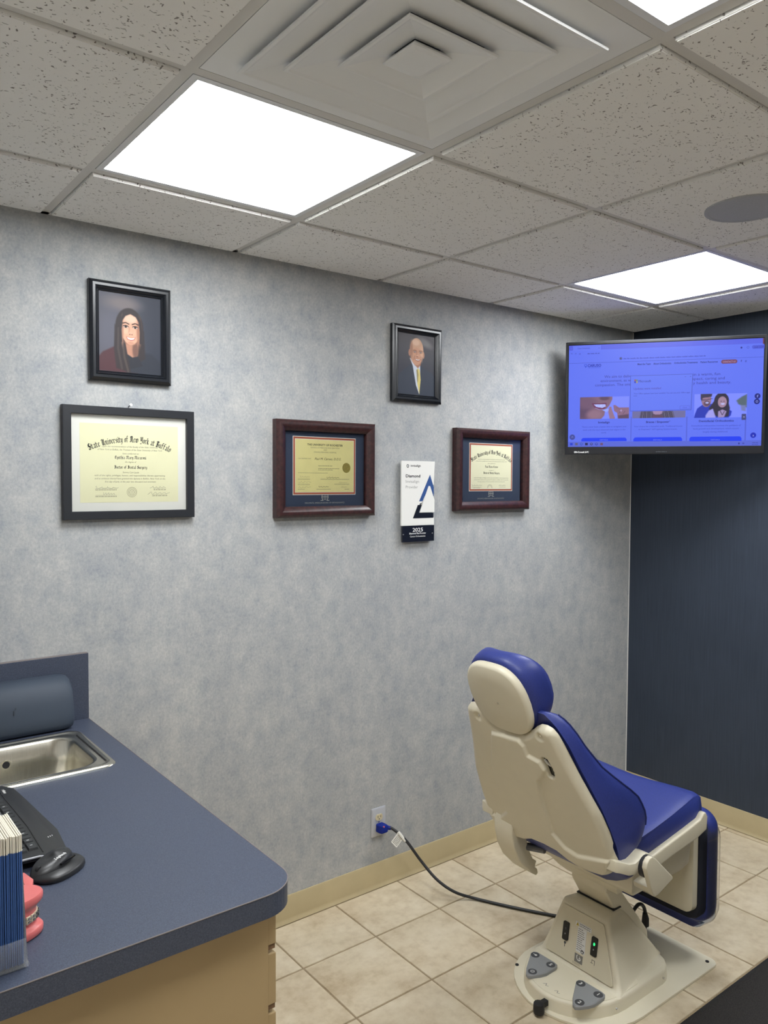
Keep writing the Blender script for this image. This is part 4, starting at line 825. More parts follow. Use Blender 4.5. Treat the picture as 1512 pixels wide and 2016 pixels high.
# slab with a rectangular cut-out for the bowl: four strips around the hole and an outer wall
strips = [[(RX, CY), (hole[0][0], CY), (hole[0][0], 0), (RX, 0)], [(hole[0][0], hole[2][1]), (hole[1][0], hole[2][1]), (hole[1][0], 0), (hole[0][0], 0)], [(hole[0][0], CY), (hole[1][0], CY), hole[1], hole[0]], [(hole[1][0], CY)]+out[2:]+[(hole[1][0], 0)]]
for st in strips:
    for z, fl_ in ((z1, False), (z0, True)): m.add([(p[0], p[1], z) for p in st], [tuple(range(len(st)))[::-1] if fl_ else tuple(range(len(st)))])
for ring in (out, hole):
    n = len(ring)
    for i in range(n): a, b = ring[i], ring[(i+1) % n]; m.add([(a[0], a[1], z0), (b[0], b[1], z0), (b[0], b[1], z1), (a[0], a[1], z1)], [(0, 1, 2, 3)])
put('slab', m, 'laminate', r_, smooth=40)
edge = out[1:]
put('edge_seam', MB().tube([(p[0], p[1], CZ-.0002) for p in edge], .0011, 6), 'laminate_line', r_)
put('back_splash', MB().box(RX, CX+.002, -.019, 0.0, CZ, 1.098), 'laminate', r_, smooth=0, bevel=.0012)
put('splash_seam', MB().box(RX, CX+.001, -.0185, -.0005, 1.0975, 1.0986), 'laminate_line', r_, smooth=0)
r_ = thing('base_cabinet', 'tan laminate base cabinet under the navy countertop', 'cabinet', ((RX-2.832)/2, -.61, 0))
KX = RX+.003
put('side_panel', MB().box(KX, -2.834, -1.217, -1.199, 0, CZ-.0425), 'tan_laminate', r_, smooth=0)
put('face_frame', MB().box(-2.852, -2.834, -1.199, -.003, .09, CZ-.0425), 'tan_laminate', r_, smooth=0)
put('bottom_panel', MB().box(KX, -2.852, -1.199, -.003, .09, .108), 'tan_laminate', r_, smooth=0)
put('back_panel', MB().box(KX, -2.852, -.015, -.003, .108, CZ-.0425), 'tan_laminate', r_, smooth=0)
put('toe_kick', MB().box(-2.915, -2.90, -1.199, -.003, 0, .09), 'tan_edge', r_, smooth=0)
for (ya, yb) in ((-1.213, -.66), (-.65, -.02)):
    for (za, zb_) in ((.775, .850), (.662, .757), (.549, .644), (.10, .531)):
        nm = 'drawer' if za > .5 else 'door'
        o = put(nm, MB().box(-2.8325, -2.8155, ya, yb, za, zb_), 'tan_laminate', r_, smooth=0, bevel=.0012)
        put('pull_lip', MB().box(-2.832, -2.8165, ya+.002, yb-.002, za-.010, za-.0005), 'tan_edge', o, smooth=0)
# stainless sink
r_ = thing('sink', 'stainless steel drop-in sink with a raised rim', 'sink', ((SX0+SX1)/2, (SY0+SY1)/2, CZ-.17))
R3 = lambda i_, z, r: [(p[0], p[1], z) for p in rrect(SX0+i_, SX1-i_, SY0+i_, SY1-i_, r, 6)]
put('rim', MB().loft([R3(0, CZ+.0004, .03), R3(.001, CZ+.003, .03), R3(.006, CZ+.0055, .028), R3(.013, CZ+.005, .026), R3(.016, CZ+.0025, .026), R3(.021, CZ+.0022, .05), R3(.030, CZ+.0022, .06)], False, False), 'steel', r_, smooth=60)
put('bowl', MB().loft([R3(.030, CZ+.0022, .06), R3(.034, CZ+.0012, .06), R3(.038, CZ-.004, .06), R3(.044, CZ-.06, .062), R3(.050, CZ-.115, .065), R3(.062, CZ-.138, .07), R3(.085, CZ-.148, .06), R3(.15, CZ-.152, .015)], False, True), 'steel', r_, smooth=60)
put('overflow', MB().disc((-3.052, SY1-.043, CZ-.044), (0, -1, .05), .0125, .0015, 20), 'steel', r_)
put('overflow_slot', MB().disc((-3.052, SY1-.0446, CZ-.044), (0, -1, .05), .0095, .0008, 20), 'rubber_black', r_)
put('drain', MB().lathe([(.042, CZ-.1515), (.042, CZ-.1495), (.034, CZ-.1495), (.030, CZ-.151)], (SX0+SX1)/2, (SY0+SY1)/2, 28), 'chrome', r_)
put('groove', MB().tube([(SX1-.019, SY1-.05, CZ+.0026), (SX1-.019, SY0+.045, CZ+.0026)], .0022, 8), 'rubber_black', r_)
# slate box behind the sink
r_ = thing('storage_box', 'dark slate blue rounded plastic box standing behind the steel sink', 'box', (-3.03, -.065, CZ))
prof = [(-.022, CZ+.002), (-.022, CZ+.148), (-.030, CZ+.153), (-.048, CZ+.150), (-.070, CZ+.140), (-.088, CZ+.122), (-.100, CZ+.085), (-.108, CZ+.045), (-.109, CZ+.020), (-.102, CZ+.006), (-.090, CZ+.0)]
def bx_ring(x, s_):
    cy_, cz_ = -.06, CZ+.07; return [(x, cy_+(p[0]-cy_)*s_, max(CZ+.0005, cz_+(p[1]-cz_)*s_)) for p in prof]
put('shell', MB().loft([bx_ring(x, s_) for x, s_ in ((-3.29, .95), (-3.286, 1.0), (-2.885, 1.0), (-2.868, .97), (-2.857, .92), (-2.852, .84))]), 'slate_plastic', r_, smooth=50)
m = MB()
for (x, z, w_, h_) in ((-2.985, .096, .003, .004), (-3.017, .07, .0012, .012), (-3.012, .085, .001, .006)): m.box(x, x+w_, -.1065+(.02 if z > .09 else 0), -.1035+(.02 if z > .09 else .0), CZ+z, CZ+z+h_)
lay(m, ring2d(-3.066, CZ+.098, .012, .0012, 8, -.3, .7), lambda a, b, d: (a, -.0975, b), 0)
put('scuff_mark', m, 'tv_silver', r_, smooth=0)

# ------------------------------------------------------------------ keyboard, mouse, dental models, brochures
r_ = thing('keyboard', 'black keyboard lying lengthwise on the counter next to the mouse', 'keyboard', (-3.20, -.70, CZ))
KZ = lambda y: CZ+.019+.006*(-.5-y)/.4                                     # top plane rises toward the near end
kout = [(-3.30, -.485), (-3.128, -.490), (-3.110, -.520), (-3.106, -.575), (-3.092, -.815), (-3.103, -.925), (-3.112, -.932), (-3.150, -.912), (-3.30, -.900)]
put('deck', MB().loft([[(x*1.0, y, KZ(y)-.011) for x, y in kout], [(x, y, KZ(y)) for x, y in kout]]), 'black_plastic', r_, smooth=30, bevel=.002)
put('front_edge', MB().tube([(-3.30, -.9015, KZ(-.9)-.003), (-3.150, -.9125, KZ(-.91)-.003), (-3.118, -.930, KZ(-.93)-.0045)], .0022, 8), 'plate_metal', r_)
put('foot', MB().box(-3.29, -3.115, -.52, -.50, CZ+.0003, KZ(-.5)-.009), 'rubber_black', r_, smooth=0); put('foot', MB().box(-3.29, -3.135, -.86, -.84, CZ+.0003, KZ(-.85)-.009), 'rubber_black', r_, smooth=0)
xr = [-3.146, -3.166, -3.186, -3.206, -3.226, -3.246]
for c_ in range(6):
    y = -.555; q = 0
    while y > -.885:
        ln = (.0185 if (q+c_) % 7 else .034)
        if y-ln < -.898: break
        x1_, x0_ = xr[c_], xr[c_]-.0175
        kk = put('key', MB().loft([[(a, b, KZ(b)+.0002) for a, b in ((x0_, y-ln+.001), (x1_, y-ln+.001), (x1_, y-.001), (x0_, y-.001))], [(a, b, KZ(b)+.0042) for a, b in ((x0_+.0015, y-ln+.0025), (x1_-.0015, y-ln+.0025), (x1_-.0015, y-.0025), (x0_+.0015, y-.0025))]]), 'key_black', r_, smooth=0)
        if c_ < 4 and q in (3, 5, 11, 13, 14, 15, 16): put('key_legend', lay(MB(), rect2d(x0_+.006, x0_+.0105, y-ln/2-.0012, y-ln/2+.0012), lambda a, b, d: (a, b, KZ(b)+d), .0046), 'white_print', kk, smooth=0)
        y -= ln+.0005; q += 1
put('seam', MB().tube([(-3.1415, -.53, KZ(-.53)), (-3.1400, -.62, KZ(-.62)), (-3.1375, -.77, KZ(-.77)), (-3.1425, -.905, KZ(-.905))], .0012, 6), 'gloss_black', r_)
m = MB(); lay(m, text2d('Logitech', 0, 0, .011, .026, 'L', .02), lambda a, b, d: (-3.131-b*.8, -.520-a, KZ(-.53)+d), .0006)
for k in range(3): lay(m, rect2d(-3.118+k*.004, -3.1165+k*.004, -.845+k*.0015, -.840+k*.0015), lambda a, b, d: (a, b, KZ(b)+d), .0005)
put('legend', m, 'white_print', r_, smooth=0)['kind'] = 'stuff'

r_ = thing('computer_mouse', 'black sculpted wireless mouse in front of the keyboard', 'mouse', (-3.125, -.945, CZ))
MA = math.radians(33); mc = Vector((-3.1275, -.945, CZ)); mx_ = Vector((math.cos(MA), math.sin(MA), 0)); my_ = Vector((-math.sin(MA), math.cos(MA), 0))
mf = lambda a, b, z: tuple(mc+mx_*a+my_*b+Vector((0, 0, z)))
def m_ring(s_, z, sh=0.0, n=28):
    return [mf(sh+.053*s_*math.copysign(abs(math.cos(t_))**.8, math.cos(t_)), (.036 if math.sin(t_) > 0 else .040)*s_*math.copysign(abs(math.sin(t_))**.85, math.sin(t_)), z) for t_ in [2*PI*k/n for k in range(n)]]
put('base', MB().loft([m_ring(.96, .0005), m_ring(1.0, .004), m_ring(.98, .009), m_ring(.9, .013)]), 'black_plastic', r_, smooth=60)
def b_ring(s_, z, sh, off, n=28): return [mf(sh+.048*s_*math.cos(t_), off+.005+.025*s_*math.sin(t_), z*.66+(.003*math.cos(t_))) for t_ in [2*PI*k/n for k in range(n)]]
put('body', MB().loft([b_ring(1.02, .008, -.004, .004), b_ring(1.0, .018, -.004, .005), b_ring(.95, .028, -.003, .006), b_ring(.84, .036, -.002, .007), b_ring(.62, .0415, -.001, .008), b_ring(.3, .0445, 0, .008), b_ring(.05, .0452, 0, .008)]), 'black_plastic', r_, smooth=60)
put('thumb_button', MB().tube([mf(-.008, -.0150, .0195), mf(.012, -.0160, .0205), mf(.030, -.013, .0190)], [.0022, .003, .002], 8), 'gloss_black', r_)
put('wheel', MB().disc(mf(-.038, .006, .019), tuple(my_), .006, .006, 16), 'rubber_black', r_)
m = MB(); lay(m, text2d('Logitech', 0, 0, .0075, .027, 'C', .015), lambda a, b, d: mf(a, -.009+b, .0302-.04*abs(a)+b*.30), 0); put('logo', m, 'white_print', r_, smooth=0)

# orthodontic study model with braces
r_ = thing('dental_model', 'pink dental jaw model with metal braces on its teeth', 'dental model', (-3.245, -1.122, CZ))
def arch(s_, n=22, cx_=-3.262, cy_=-1.122):
    p = [(cx_+.020, cy_-.036*s_)]
    p += [(max(cx_+.020, cx_+.064*s_*math.cos(a)), cy_+.037*s_*math.sin(a)) for a in [-PI/2*.985+PI*.985*k/n for k in range(n+1)]]
    return p+[(cx_+.020, cy_+.036*s_)]
A3 = lambda s_, z: [(x, y, CZ+z) for x, y in arch(s_)]
put('lower_gum', MB().loft([A3(.95, .0003), A3(1.0, .003), A3(1.0, .011), A3(.96, .0145), A3(.86, .0165), A3(.82, .020), A3(.83, .0270)]), 'gum_pink', r_, smooth=50)
put('upper_gum', MB().loft([A3(.84, .0360), A3(.84, .043), A3(.90, .050), A3(.97, .053), A3(1.0, .0565), A3(1.0, .064), A3(.97, .0665)]), 'gum_pink', r_, smooth=50)
n = 15
for k in range(n):
    a = -PI*.5+PI*(k+.5)/n
    if -3.262+.064*.83*math.cos(a) < -3.238: continue
    px_, py_ = -3.262+.064*.83*math.cos(a), -1.122+.037*.83*math.sin(a); nx, ny = math.cos(a), math.sin(a)*1.3
    q = math.hypot(nx, ny); nx, ny = nx/q, ny/q
    for z0_, z1_ in ((.0255, .0318), (.0315, .0375)):
        w_ = .0042
        tt = put('tooth', MB().loft([[(px_-ny*s*w_*e+nx*t2*.0032-nx*.001, py_+nx*s*w_*e+ny*t2*.0032-ny*.001, CZ+z) for s, t2 in ((-1, -1), (1, -1), (1, 1), (-1, 1))] for z, e in ((z0_, .85), ((z0_+z1_)/2, 1.0), (z1_, .85))]), 'tooth_cream', r_, smooth=60)
        bxm = MB(); bc = ((z0_+z1_)/2)
        bxm.loft([[(px_-ny*s*.0017+nx*(.0022+h), py_+nx*s*.0017+ny*(.0022+h), CZ+bc+z) for s, z in ((-1, -.0016), (1, -.0016), (1, .0016), (-1, .0016))] for h in (0, .0022)])
        put('bracket', bxm, 'bracket_steel', tt, smooth=0)
for bc in (.0287, .0345): put('arch_wire', MB().tube([(-3.262+(.064*.83+.0048)*math.cos(a), -1.122+(.037*.83+.0048)*math.sin(a), CZ+bc) for a in [-PI*.34+PI*.68*k/24 for k in range(25)]], .0005, 6), 'bracket_steel', r_)
r_ = thing('dental_model', 'open pink dental model with white inside, behind the braced model', 'dental model', (-3.22, -1.02, CZ))
put('gum_base', MB().prism([(-3.2425, -1.062), (-3.196, -1.058), (-3.190, -1.03), (-3.198, -.985), (-3.2425, -.985)], XY, CZ+.0003, CZ+.016), 'gum_pink', r_, smooth=30, bevel=.003)
put('gum_wall', MB().prism([(-3.207, -1.052), (-3.196, -1.050), (-3.190, -1.030), (-3.197, -.995), (-3.206, -.997)], XY, CZ+.015, CZ+.040), 'gum_pink', r_, smooth=30, bevel=.002)
put('white_insert', MB().prism([(-3.2415, -1.050), (-3.207, -1.048), (-3.207, -1.000), (-3.2415, -1.000)], XY, CZ+.015, CZ+.036), 'tooth_cream', r_, smooth=30, bevel=.003)
put('knob', MB().lathe([(.004, CZ+.036), (.006, CZ+.040), (.0065, CZ+.045), (.004, CZ+.049), (.001, CZ+.050)], -3.222, -1.004, 14), 'tooth_cream', r_)
# brochure holder with leaflets standing on edge
r_ = thing('brochure_holder', 'clear acrylic leaflet holder at the counter edge', 'holder', (-3.33, -1.16, CZ))
put('tray', MB().box(-3.42, -3.2465, -1.219, -1.095, CZ+.0005, CZ+.003), 'acrylic', r_, smooth=0)
put('side_wall', MB().prism([(-1.2165, CZ+.004), (-1.19, CZ+.155), (-1.10, CZ+.175), (-.985, CZ+.175), (-.985, CZ+.004)], YZ, -3.2462, -3.2436), 'acrylic', r_, smooth=0)
put('front_lip', MB().box(-3.42, -3.2465, -1.2205, -1.2180, CZ+.003, CZ+.045), 'acrylic', r_, smooth=0)
put('bottom_bend', MB().tube([(-3.2455, -1.219, CZ+.0045), (-3.2455, -.985, CZ+.0045)], .004, 8), 'acrylic', r_)
bm_ = None
for k in range(44):
    x = -3.2492-k*.0029
    if bm_ is None:
        o = put('leaflet', MB().box(-.0010, .0010, -.047, .047, 0, .198), 'brochure_blue', None, (0, 0, 0), smooth=0); bm_ = o.data
    else: o = bpy.data.objects.new('leaflet', bm_); C.objects.link(o)
    o.location = (x, -1.164+random.uniform(-.0012, .0012), CZ+.0035); o.rotation_euler = (0, random.uniform(-.002, .002), 0); o.scale = (1, 1, random.uniform(.992, 1.0))
    tag(o, 'blue and cream leaflet standing on edge in the front row of the clear holder', 'leaflet', 'leaflets in the front row of the holder')
bm_ = None
for k in range(20):
    x = -3.252-k*.0042
    if bm_ is None:
        o = put('leaflet', MB().box(-.0009, .0009, -.045, .045, 0, .205), 'brochure_grey', None, (0, 0, 0), smooth=0); bm_ = o.data
    else: o = bpy.data.objects.new('leaflet', bm_); C.objects.link(o)
    o.location = (x-.014, -1.050+random.uniform(-.001, .001), CZ+.0006); o.rotation_euler = (0, random.uniform(-.004, .004), 0)
    tag(o, 'grey leaflet standing on edge in the row behind the blue leaflets', 'leaflet', 'leaflets in the rear row of the holder')

# ------------------------------------------------------------------ dental chair (faces the navy wall)
Y0 = -0.885
r_ = thing('dental_chair', 'beige and blue dental chair on a pedestal base with foot pads', 'dental chair', (-1.40, Y0, 0.0))
P0 = Vector((-1.665, Y0, .565)); BD = Vector((-.40848, 0, .91277)); BN = Vector((.91277, 0, .40848))
bk = lambda v, s, n: tuple(P0+BD*s+BN*n+Vector((0, v, 0)))          # v across, s up the back, n towards the sitter
def ip(x, xs_, ys_): return float(np.interp(x, xs_, ys_))
# floor plate
def dplate(R, xr_, xf, w_, rc, n=18):
    p = [(xr_+R+R*math.cos(a), Y0+w_*math.sin(a)) for a in [PI/2+PI*k/n for k in range(n+1)]]
    p += [(xf-rc+rc*math.cos(a), Y0-w_+rc+rc*math.sin(a)) for a in [-PI/2+PI/2*k/5 for k in range(6)]]
    p += [(xf-rc+rc*math.cos(a), Y0+w_-rc+rc*math.sin(a)) for a in [PI/2*k/5 for k in range(6)]]
    return p
put('floor_plate', MB().prism(dplate(.222, -1.708, -1.045, .222, .03), XY, .0006, .009), 'chair_base', r_, smooth=40, bevel=.0015)
for (x, y) in ((-1.075, -1.080), (-1.075, -.690), (-1.60, -.702)): put('plate_bolt', MB().disc((x, y, .009), (0, 0, 1), .006, .0025, 12), 'rubber_black', r_)
# pedal platform and pedestal hump
def ring_of(pts, z, s_=1.0, c_=(-1.45, Y0)): return [(c_[0]+(p[0]-c_[0])*s_, c_[1]+(p[1]-c_[1])*s_, z) for p in pts]
plat = dplate(.195, -1.692, -1.212, .172, .09)
def grow(pts, g): 
    cx_, cy_ = -1.43, Y0; out_ = []
    for x, y in pts:
        d = math.hypot(x-cx_, y-cy_); out_.append((x+(x-cx_)/d*g, y+(y-cy_)/d*g))
    return out_
put('pedal_platform', MB().loft([[(x, y, .009) for x, y in plat], [(x, y, .040) for x, y in grow(plat, -.003)], [(x, y, .0465) for x, y in grow(plat, -.0045)], [(x, y, .050) for x, y in grow(plat, -.009)]]), 'chair_base', r_, smooth=50)
put('platform_cover', MB().prism(grow(dplate(.195, -1.692, -1.40, .172, .02), -.014), XY, .050, .0515), 'chair_base', r_, smooth=30, bevel=.0007)
hz = [.048, .056, .10, .15, .205, .228, .242, .250]
def hump(z):
    xa = ip(z, hz, [-1.535, -1.512, -1.503, -1.496, -1.489, -1.486, -1.482, -1.458]); xb = ip(z, hz, [-1.206, -1.214, -1.252, -1.298, -1.346, -1.368, -1.381, -1.392])
    ya = ip(z, hz, [.168, .158, .141, .123, .104, .096, .090, .074]); yb = ip(z, hz, [.110, .105, .100, .095, .088, .082, .074, .062])
    pts = []
    for (cx_, cy_, rad, a0) in ((xa+.014, Y0+ya-.014, .014, PI/2), (xa+.014, Y0-ya+.014, .014, PI), (xb-.02, Y0-yb+.02, .02, 1.5*PI), (xb-.02, Y0+yb-.02, .02, 0)):
        for k in range(5): pts.append((cx_+rad*math.cos(a0+PI/2*k/4), cy_+rad*math.sin(a0+PI/2*k/4), z))
    return pts
put('pedestal_cover', MB().loft([hump(z) for z in (.048, .056, .08, .10, .125, .15, .18, .205, .228, .242, .250)], False, True), 'chair_base', r_, smooth=60)
# control plate on the rear of the pedestal
pz_ = lambda v, z, d: (ip(z, [.056, .205, .235], [-1.5135, -1.4905, -1.4858])-d, Y0-v, z)
put('control_plate', MB().prism([(-.128, .062), (.128, .062), (.134, .069), (.083, .222), (.077, .229), (-.077, .229), (-.083, .222), (-.134, .069)], pz_, .000, .0030), 'chair_shell', r_, smooth=0, bevel=.0008)
for v0, on in ((-.058, False), (.055, True)):
    q = put('rocker_switch', MB().prism(rrect(v0-.0115, v0+.0115, .122, .180, .004, 3), pz_, .002, .0075), 'switch_black', r_, smooth=0, bevel=.0015)
    put('switch_light', MB().prism([(v0+.003*math.cos(a)+.001, .160+.0045*math.sin(a)) for a in [2*PI*k/12 for k in range(12)]], pz_, .007, .0085), 'green_led' if on else 'pad_dark', q, smooth=0)
    put('switch_mark', MB().prism([(v0+.0022*math.cos(a), .143+.0026*math.sin(a)) for a in [2*PI*k/10 for k in range(10)]], pz_, .007, .0083), 'pad_grey', q, smooth=0)
m = MB(); lay(m, disc2d(-.058, .113, .0042, 12), pz_, .0034); lay(m, rect2d(-.0592, -.0568, .100, .112), pz_, .0034)
for (x0, x1, y0_, y1_) in ((.050, .062, .108, .1095), (.0605, .062, .095, .1095), (.050, .0515, .100, .1095), (.046, .0555, .098, .0995)): lay(m, rect2d(x0, x1, y0_, y1_), pz_, .0034)
put('switch_symbol', m, 'pad_dark', r_, smooth=0)['kind'] = 'stuff'
q = put('warning_label', MB().prism([(-.024, .184), (.038, .184), (.038, .198), (-.024, .198)], pz_, .003, .0036), 'white_print', r_, smooth=0)
m = MB(); lay(m, poly2d([(-.022, .1855), (-.010, .1855), (-.016, .1965)]), pz_, .0039); put('warning_triangle', m, 'sticker_yellow', q, smooth=0)
m = MB(); lay(m, text2d('!', -.016, .187, .008, None, 'C', .02), pz_, .0042); lay(m, words2d(-.008, .193, .0042, .042, 'L', 1), pz_, .0040); lay(m, words2d(-.008, .187, .0042, .042, 'L', 2), pz_, .0040); put('label_print', m, 'ink', q, smooth=0)['kind'] = 'stuff'
q = put('rating_label', MB().prism([(-.013, .107), (.021, .107), (.021, .183), (-.013, .183)], pz_, .003, .0036), 'white_print', r_, smooth=0)
m = MB(); rg = random.Random(3)
for k in range(11): lay(m, words2d(-.011, .1775-k*.0063, .0046, .018+.012*rg.random(), 'L', k), pz_, .0040)
lay(m, ring2d(.012, .114, .006, .0022, 16), pz_, .0041); put('label_print', m, 'ink', q, smooth=0)['kind'] = 'stuff'
q = put('maker_badge', MB().prism([(-.015, .075), (.016, .075), (.016, .101), (-.015, .101)], pz_, .003, .0036), 'sticker_grey', r_, smooth=0)
m = MB(); lay(m, ring2d(.002, .092, .010, .0026, 16, PI*.75, PI*1.75), pz_, .0040); lay(m, ring2d(.006, .089, .004, .0018, 14), pz_, .0041); lay(m, rect2d(.004, .0055, .089, .098), pz_, .0041); put('badge_print', m, 'white_print', q, smooth=0)['kind'] = 'stuff'
m = MB()
for k in range(3): lay(m, words2d(-.022, .0715-k*.0024, .0024, .03, 'L', k), pz_, .0034)
put('fine_print', m, 'print_grey', r_, smooth=0)['kind'] = 'stuff'
# foot pads with three round buttons each
PZ = .0516
def pad(cy_, legends):
    f_ = lambda a, b, z: (-1.5895+a, cy_+b, z)
    base = [(.030, .040), (.036, .034), (.036, -.034), (.030, -.041), (.018, -.043), (-.076, -.016), (-.084, -.008), (-.084, .008), (-.076, .016), (.018, .043)]
    base = [(.036, .030), (.034, .038), (.026, .043), (.015, .041), (-.040, .022), (-.070, .008), (-.078, -.004), (-.078, -.016), (-.070, -.024), (-.058, -.027), (.010, -.046), (.024, -.050), (.034, -.045), (.037, -.035)]
    base = [(.024, .050), (.012, .050), (-.060, .006), (-.082, -.012), (-.086, -.024), (-.078, -.032), (-.050, -.046), (-.030, -.052), (.020, -.050), (.032, -.044), (.034, -.034), (.032, .040)]
    q = put('foot_pad', MB().loft([[f_(a, b, PZ) for a, b in base], [f_(a, b, PZ+.009) for a, b in base], [f_(a*.95-.001, b*.95, PZ+.0125) for a, b in base]]), 'pad_grey', r_, smooth=30)
    for (a, b), s in zip(((.012, .032), (.012, -.034), (-.062, -.022)), legends):
        z = PZ+.0128; d_ = MB(); d_.disc(f_(a, b, z-.0005), (0, 0, 1), .0145, .0009, 20); put('button', d_, 'pad_dark', q, smooth=0)
        m = MB()
        if s == 'key': lay(m, disc2d(.003, 0, .0045, 14), lambda u_, v_, d, a=a, b=b: f_(a+v_, b-u_, z+.0008), 0); lay(m, rect2d(-.008, .002, -.0012, .0012), lambda u_, v_, d, a=a, b=b: f_(a+v_, b-u_, z+.0008), 0)
        elif s == 'house': lay(m, ring2d(0, 0, .0075, .0012, 6), lambda u_, v_, d, a=a, b=b: f_(a+v_, b-u_, z+.0008), 0); lay(m, ring2d(0, 0, .004, .001, 8), lambda u_, v_, d, a=a, b=b: f_(a+v_, b-u_, z+.0008), 0)
        else: lay(m, text2d(s, 0, -.0062, .0185, None, 'C', .015), lambda u_, v_, d, a=a, b=b: f_(a+v_, b-u_, z+.0008), 0)
        put('button_mark', m, 'white_print', q, smooth=0)
pad(-.793, ('key', 'S', 'house')); pad(-.979, ('3', '1', '2'))
m = MB()
for (x, y) in ((-1.655, -.870), (-1.655, -.915)):
    for a, b in (((0, .008), (.008, 0)), ((.008, 0), (-.002, -.004)), ((-.002, -.004), (.002, -.012))):
        dx, dy = b[0]-a[0], b[1]-a[1]; q = math.hypot(dx, dy); nx, ny = -dy/q*.0007, dx/q*.0007
        m.add([(x+a[0]+nx, y+a[1]+ny, .0518), (x+a[0]-nx, y+a[1]-ny, .0518), (x+b[0]-nx, y+b[1]-ny, .0518), (x+b[0]+nx, y+b[1]+ny, .0518)], [(0, 1, 2, 3)])
put('chair_symbol', m, 'pad_dark', r_, smooth=0)['kind'] = 'stuff'
put('toe_knob', MB().lathe([(.016, .0095), (.0175, .018), (.017, .034), (.0155, .040), (.008, .042)], -1.724, -.905, 12).box(-1.712, -1.690, -.913, -.897, .022, .038), 'rubber_black', r_, smooth=40)
for (x, y) in ((-1.545, -1.0605), (-1.30, -1.062)): put('cover_screw', MB().disc((x, y+.006, .030), (0, -1, 0), .0035, .006, 10), 'chrome', r_)
# lift arm and support box
arm_p = [(-1.400, .215), (-1.468, .318), (-1.470, .350), (-1.360, .350), (-1.392, .312), (-1.232, .118), (-1.225, .07), (-1.28, .06)]
put('lift_arm', MB().prism(arm_p, XZ, Y0-.070, Y0+.070), 'chair_base', r_, smooth=30, bevel=.012, seg=3)
put('arm_gasket', MB().prism([(-1.430, .2495), (-1.432, .2540), (-1.392, .2540), (-1.390, .2495)], XZ, Y0-.0735, Y0+.0735), 'rubber_black', r_, smooth=0)
put('support_box', MB().loft([[(x, Y0+s_*y, z) for x, y, s_ in ((xa, w_, 1), (xa, w_, -1), (-1.22, w_, -1), (-1.22, w_, 1))] for xa, w_, z in ((-1.452, .100, .322), (-1.478, .118, .345), (-1.484, .120, .352), (-1.500, .135, .372), (-1.502, .140, .400), (-1.502, .140, .432))]), 'chair_base', r_, smooth=30, bevel=.006)
put('seat_pan', MB().loft([[(x, Y0+s_*w_, z) for x, s_ in ((-1.535+i_, 1), (-1.535+i_, -1), (-1.215-i_, -1), (-1.215-i_, 1))] for i_, w_, z in ((.06, .165, .366), (.03, .195, .375), (.005, .208, .398), (0, .212, .470))]), 'chair_base', r_, smooth=30, bevel=.008)
# seat cushion: side profile swept across with rounded ends
seatp = [(-1.680, .520), (-1.668, .548), (-1.640, .566), (-1.560, .576), (-1.470, .588), (-1.380, .604), (-1.300, .622), (-1.250, .634), (-1.225, .634), (-1.209, .624), (-1.200, .590), (-1.200, .548), (-1.225, .530), (-1.300, .515), (-1.400, .495), (-1.470, .474), (-1.530, .446), (-1.575, .434), (-1.600, .440), (-1.640, .472), (-1.670, .500)]
def seat_ring(q, w_):
    c_ = (-1.44, .53); out_ = []
    for x, z in seatp:
        s_ = 1-.0*q; e = max(0, (abs(q)-.90)/.10); k = 1-.05*e*e
        dip = .004-.012*math.exp(-(q/.55)**2)*(1 if z > .545 else 0)
        lowz = .0
        if z < .515 and x < -1.45: lowz = .034*max(0, (abs(q)-.62)/.38)**2
        out_.append((c_[0]+(x-c_[0])*(1-.02*e*e), Y0+q*w_, c_[1]+(z-c_[1])*k+dip+lowz))
    return out_
qs = [-1, -.985, -.96, -.92, -.85, -.7, -.5, -.25, 0, .25, .5, .7, .85, .92, .96, .985, 1]
sc_ = put('seat_cushion', MB().loft([seat_ring(q, .238) for q in qs]), 'blue_vinyl', r_, smooth=70)
put('welt_seam', MB().tube([(x, Y0-.2355, z-.0045) for x, z in ((-1.62, .565), (-1.52, .578), (-1.42, .593), (-1.32, .612), (-1.255, .627), (-1.228, .627))], .0022, 8), 'blue_stitch', sc_)
put('cross_seam', MB().tube([(-1.352, Y0+q*.238, .609+.000*abs(q)-.0110*math.exp(-(q/.55)**2)) for q in [-.93+1.86*k/16 for k in range(17)]], .0024, 8), 'blue_stitch', sc_)
# frame rails beside the seat
for sg, nm in ((-1, 'side_rail'), (1, 'side_rail')):
    ya, yb = (Y0-.256, Y0-.232) if sg < 0 else (Y0+.232, Y0+.256)
    put(nm, MB().prism([(-1.565, .495), (-1.52, .518), (-1.40, .536), (-1.30, .552), (-1.240, .562), (-1.222, .578), (-1.208, .578), (-1.198, .562), (-1.202, .520), (-1.26, .505), (-1.40, .490), (-1.52, .470)], XZ, ya, yb), 'chair_shell', r_, smooth=40, bevel=.006, seg=3)
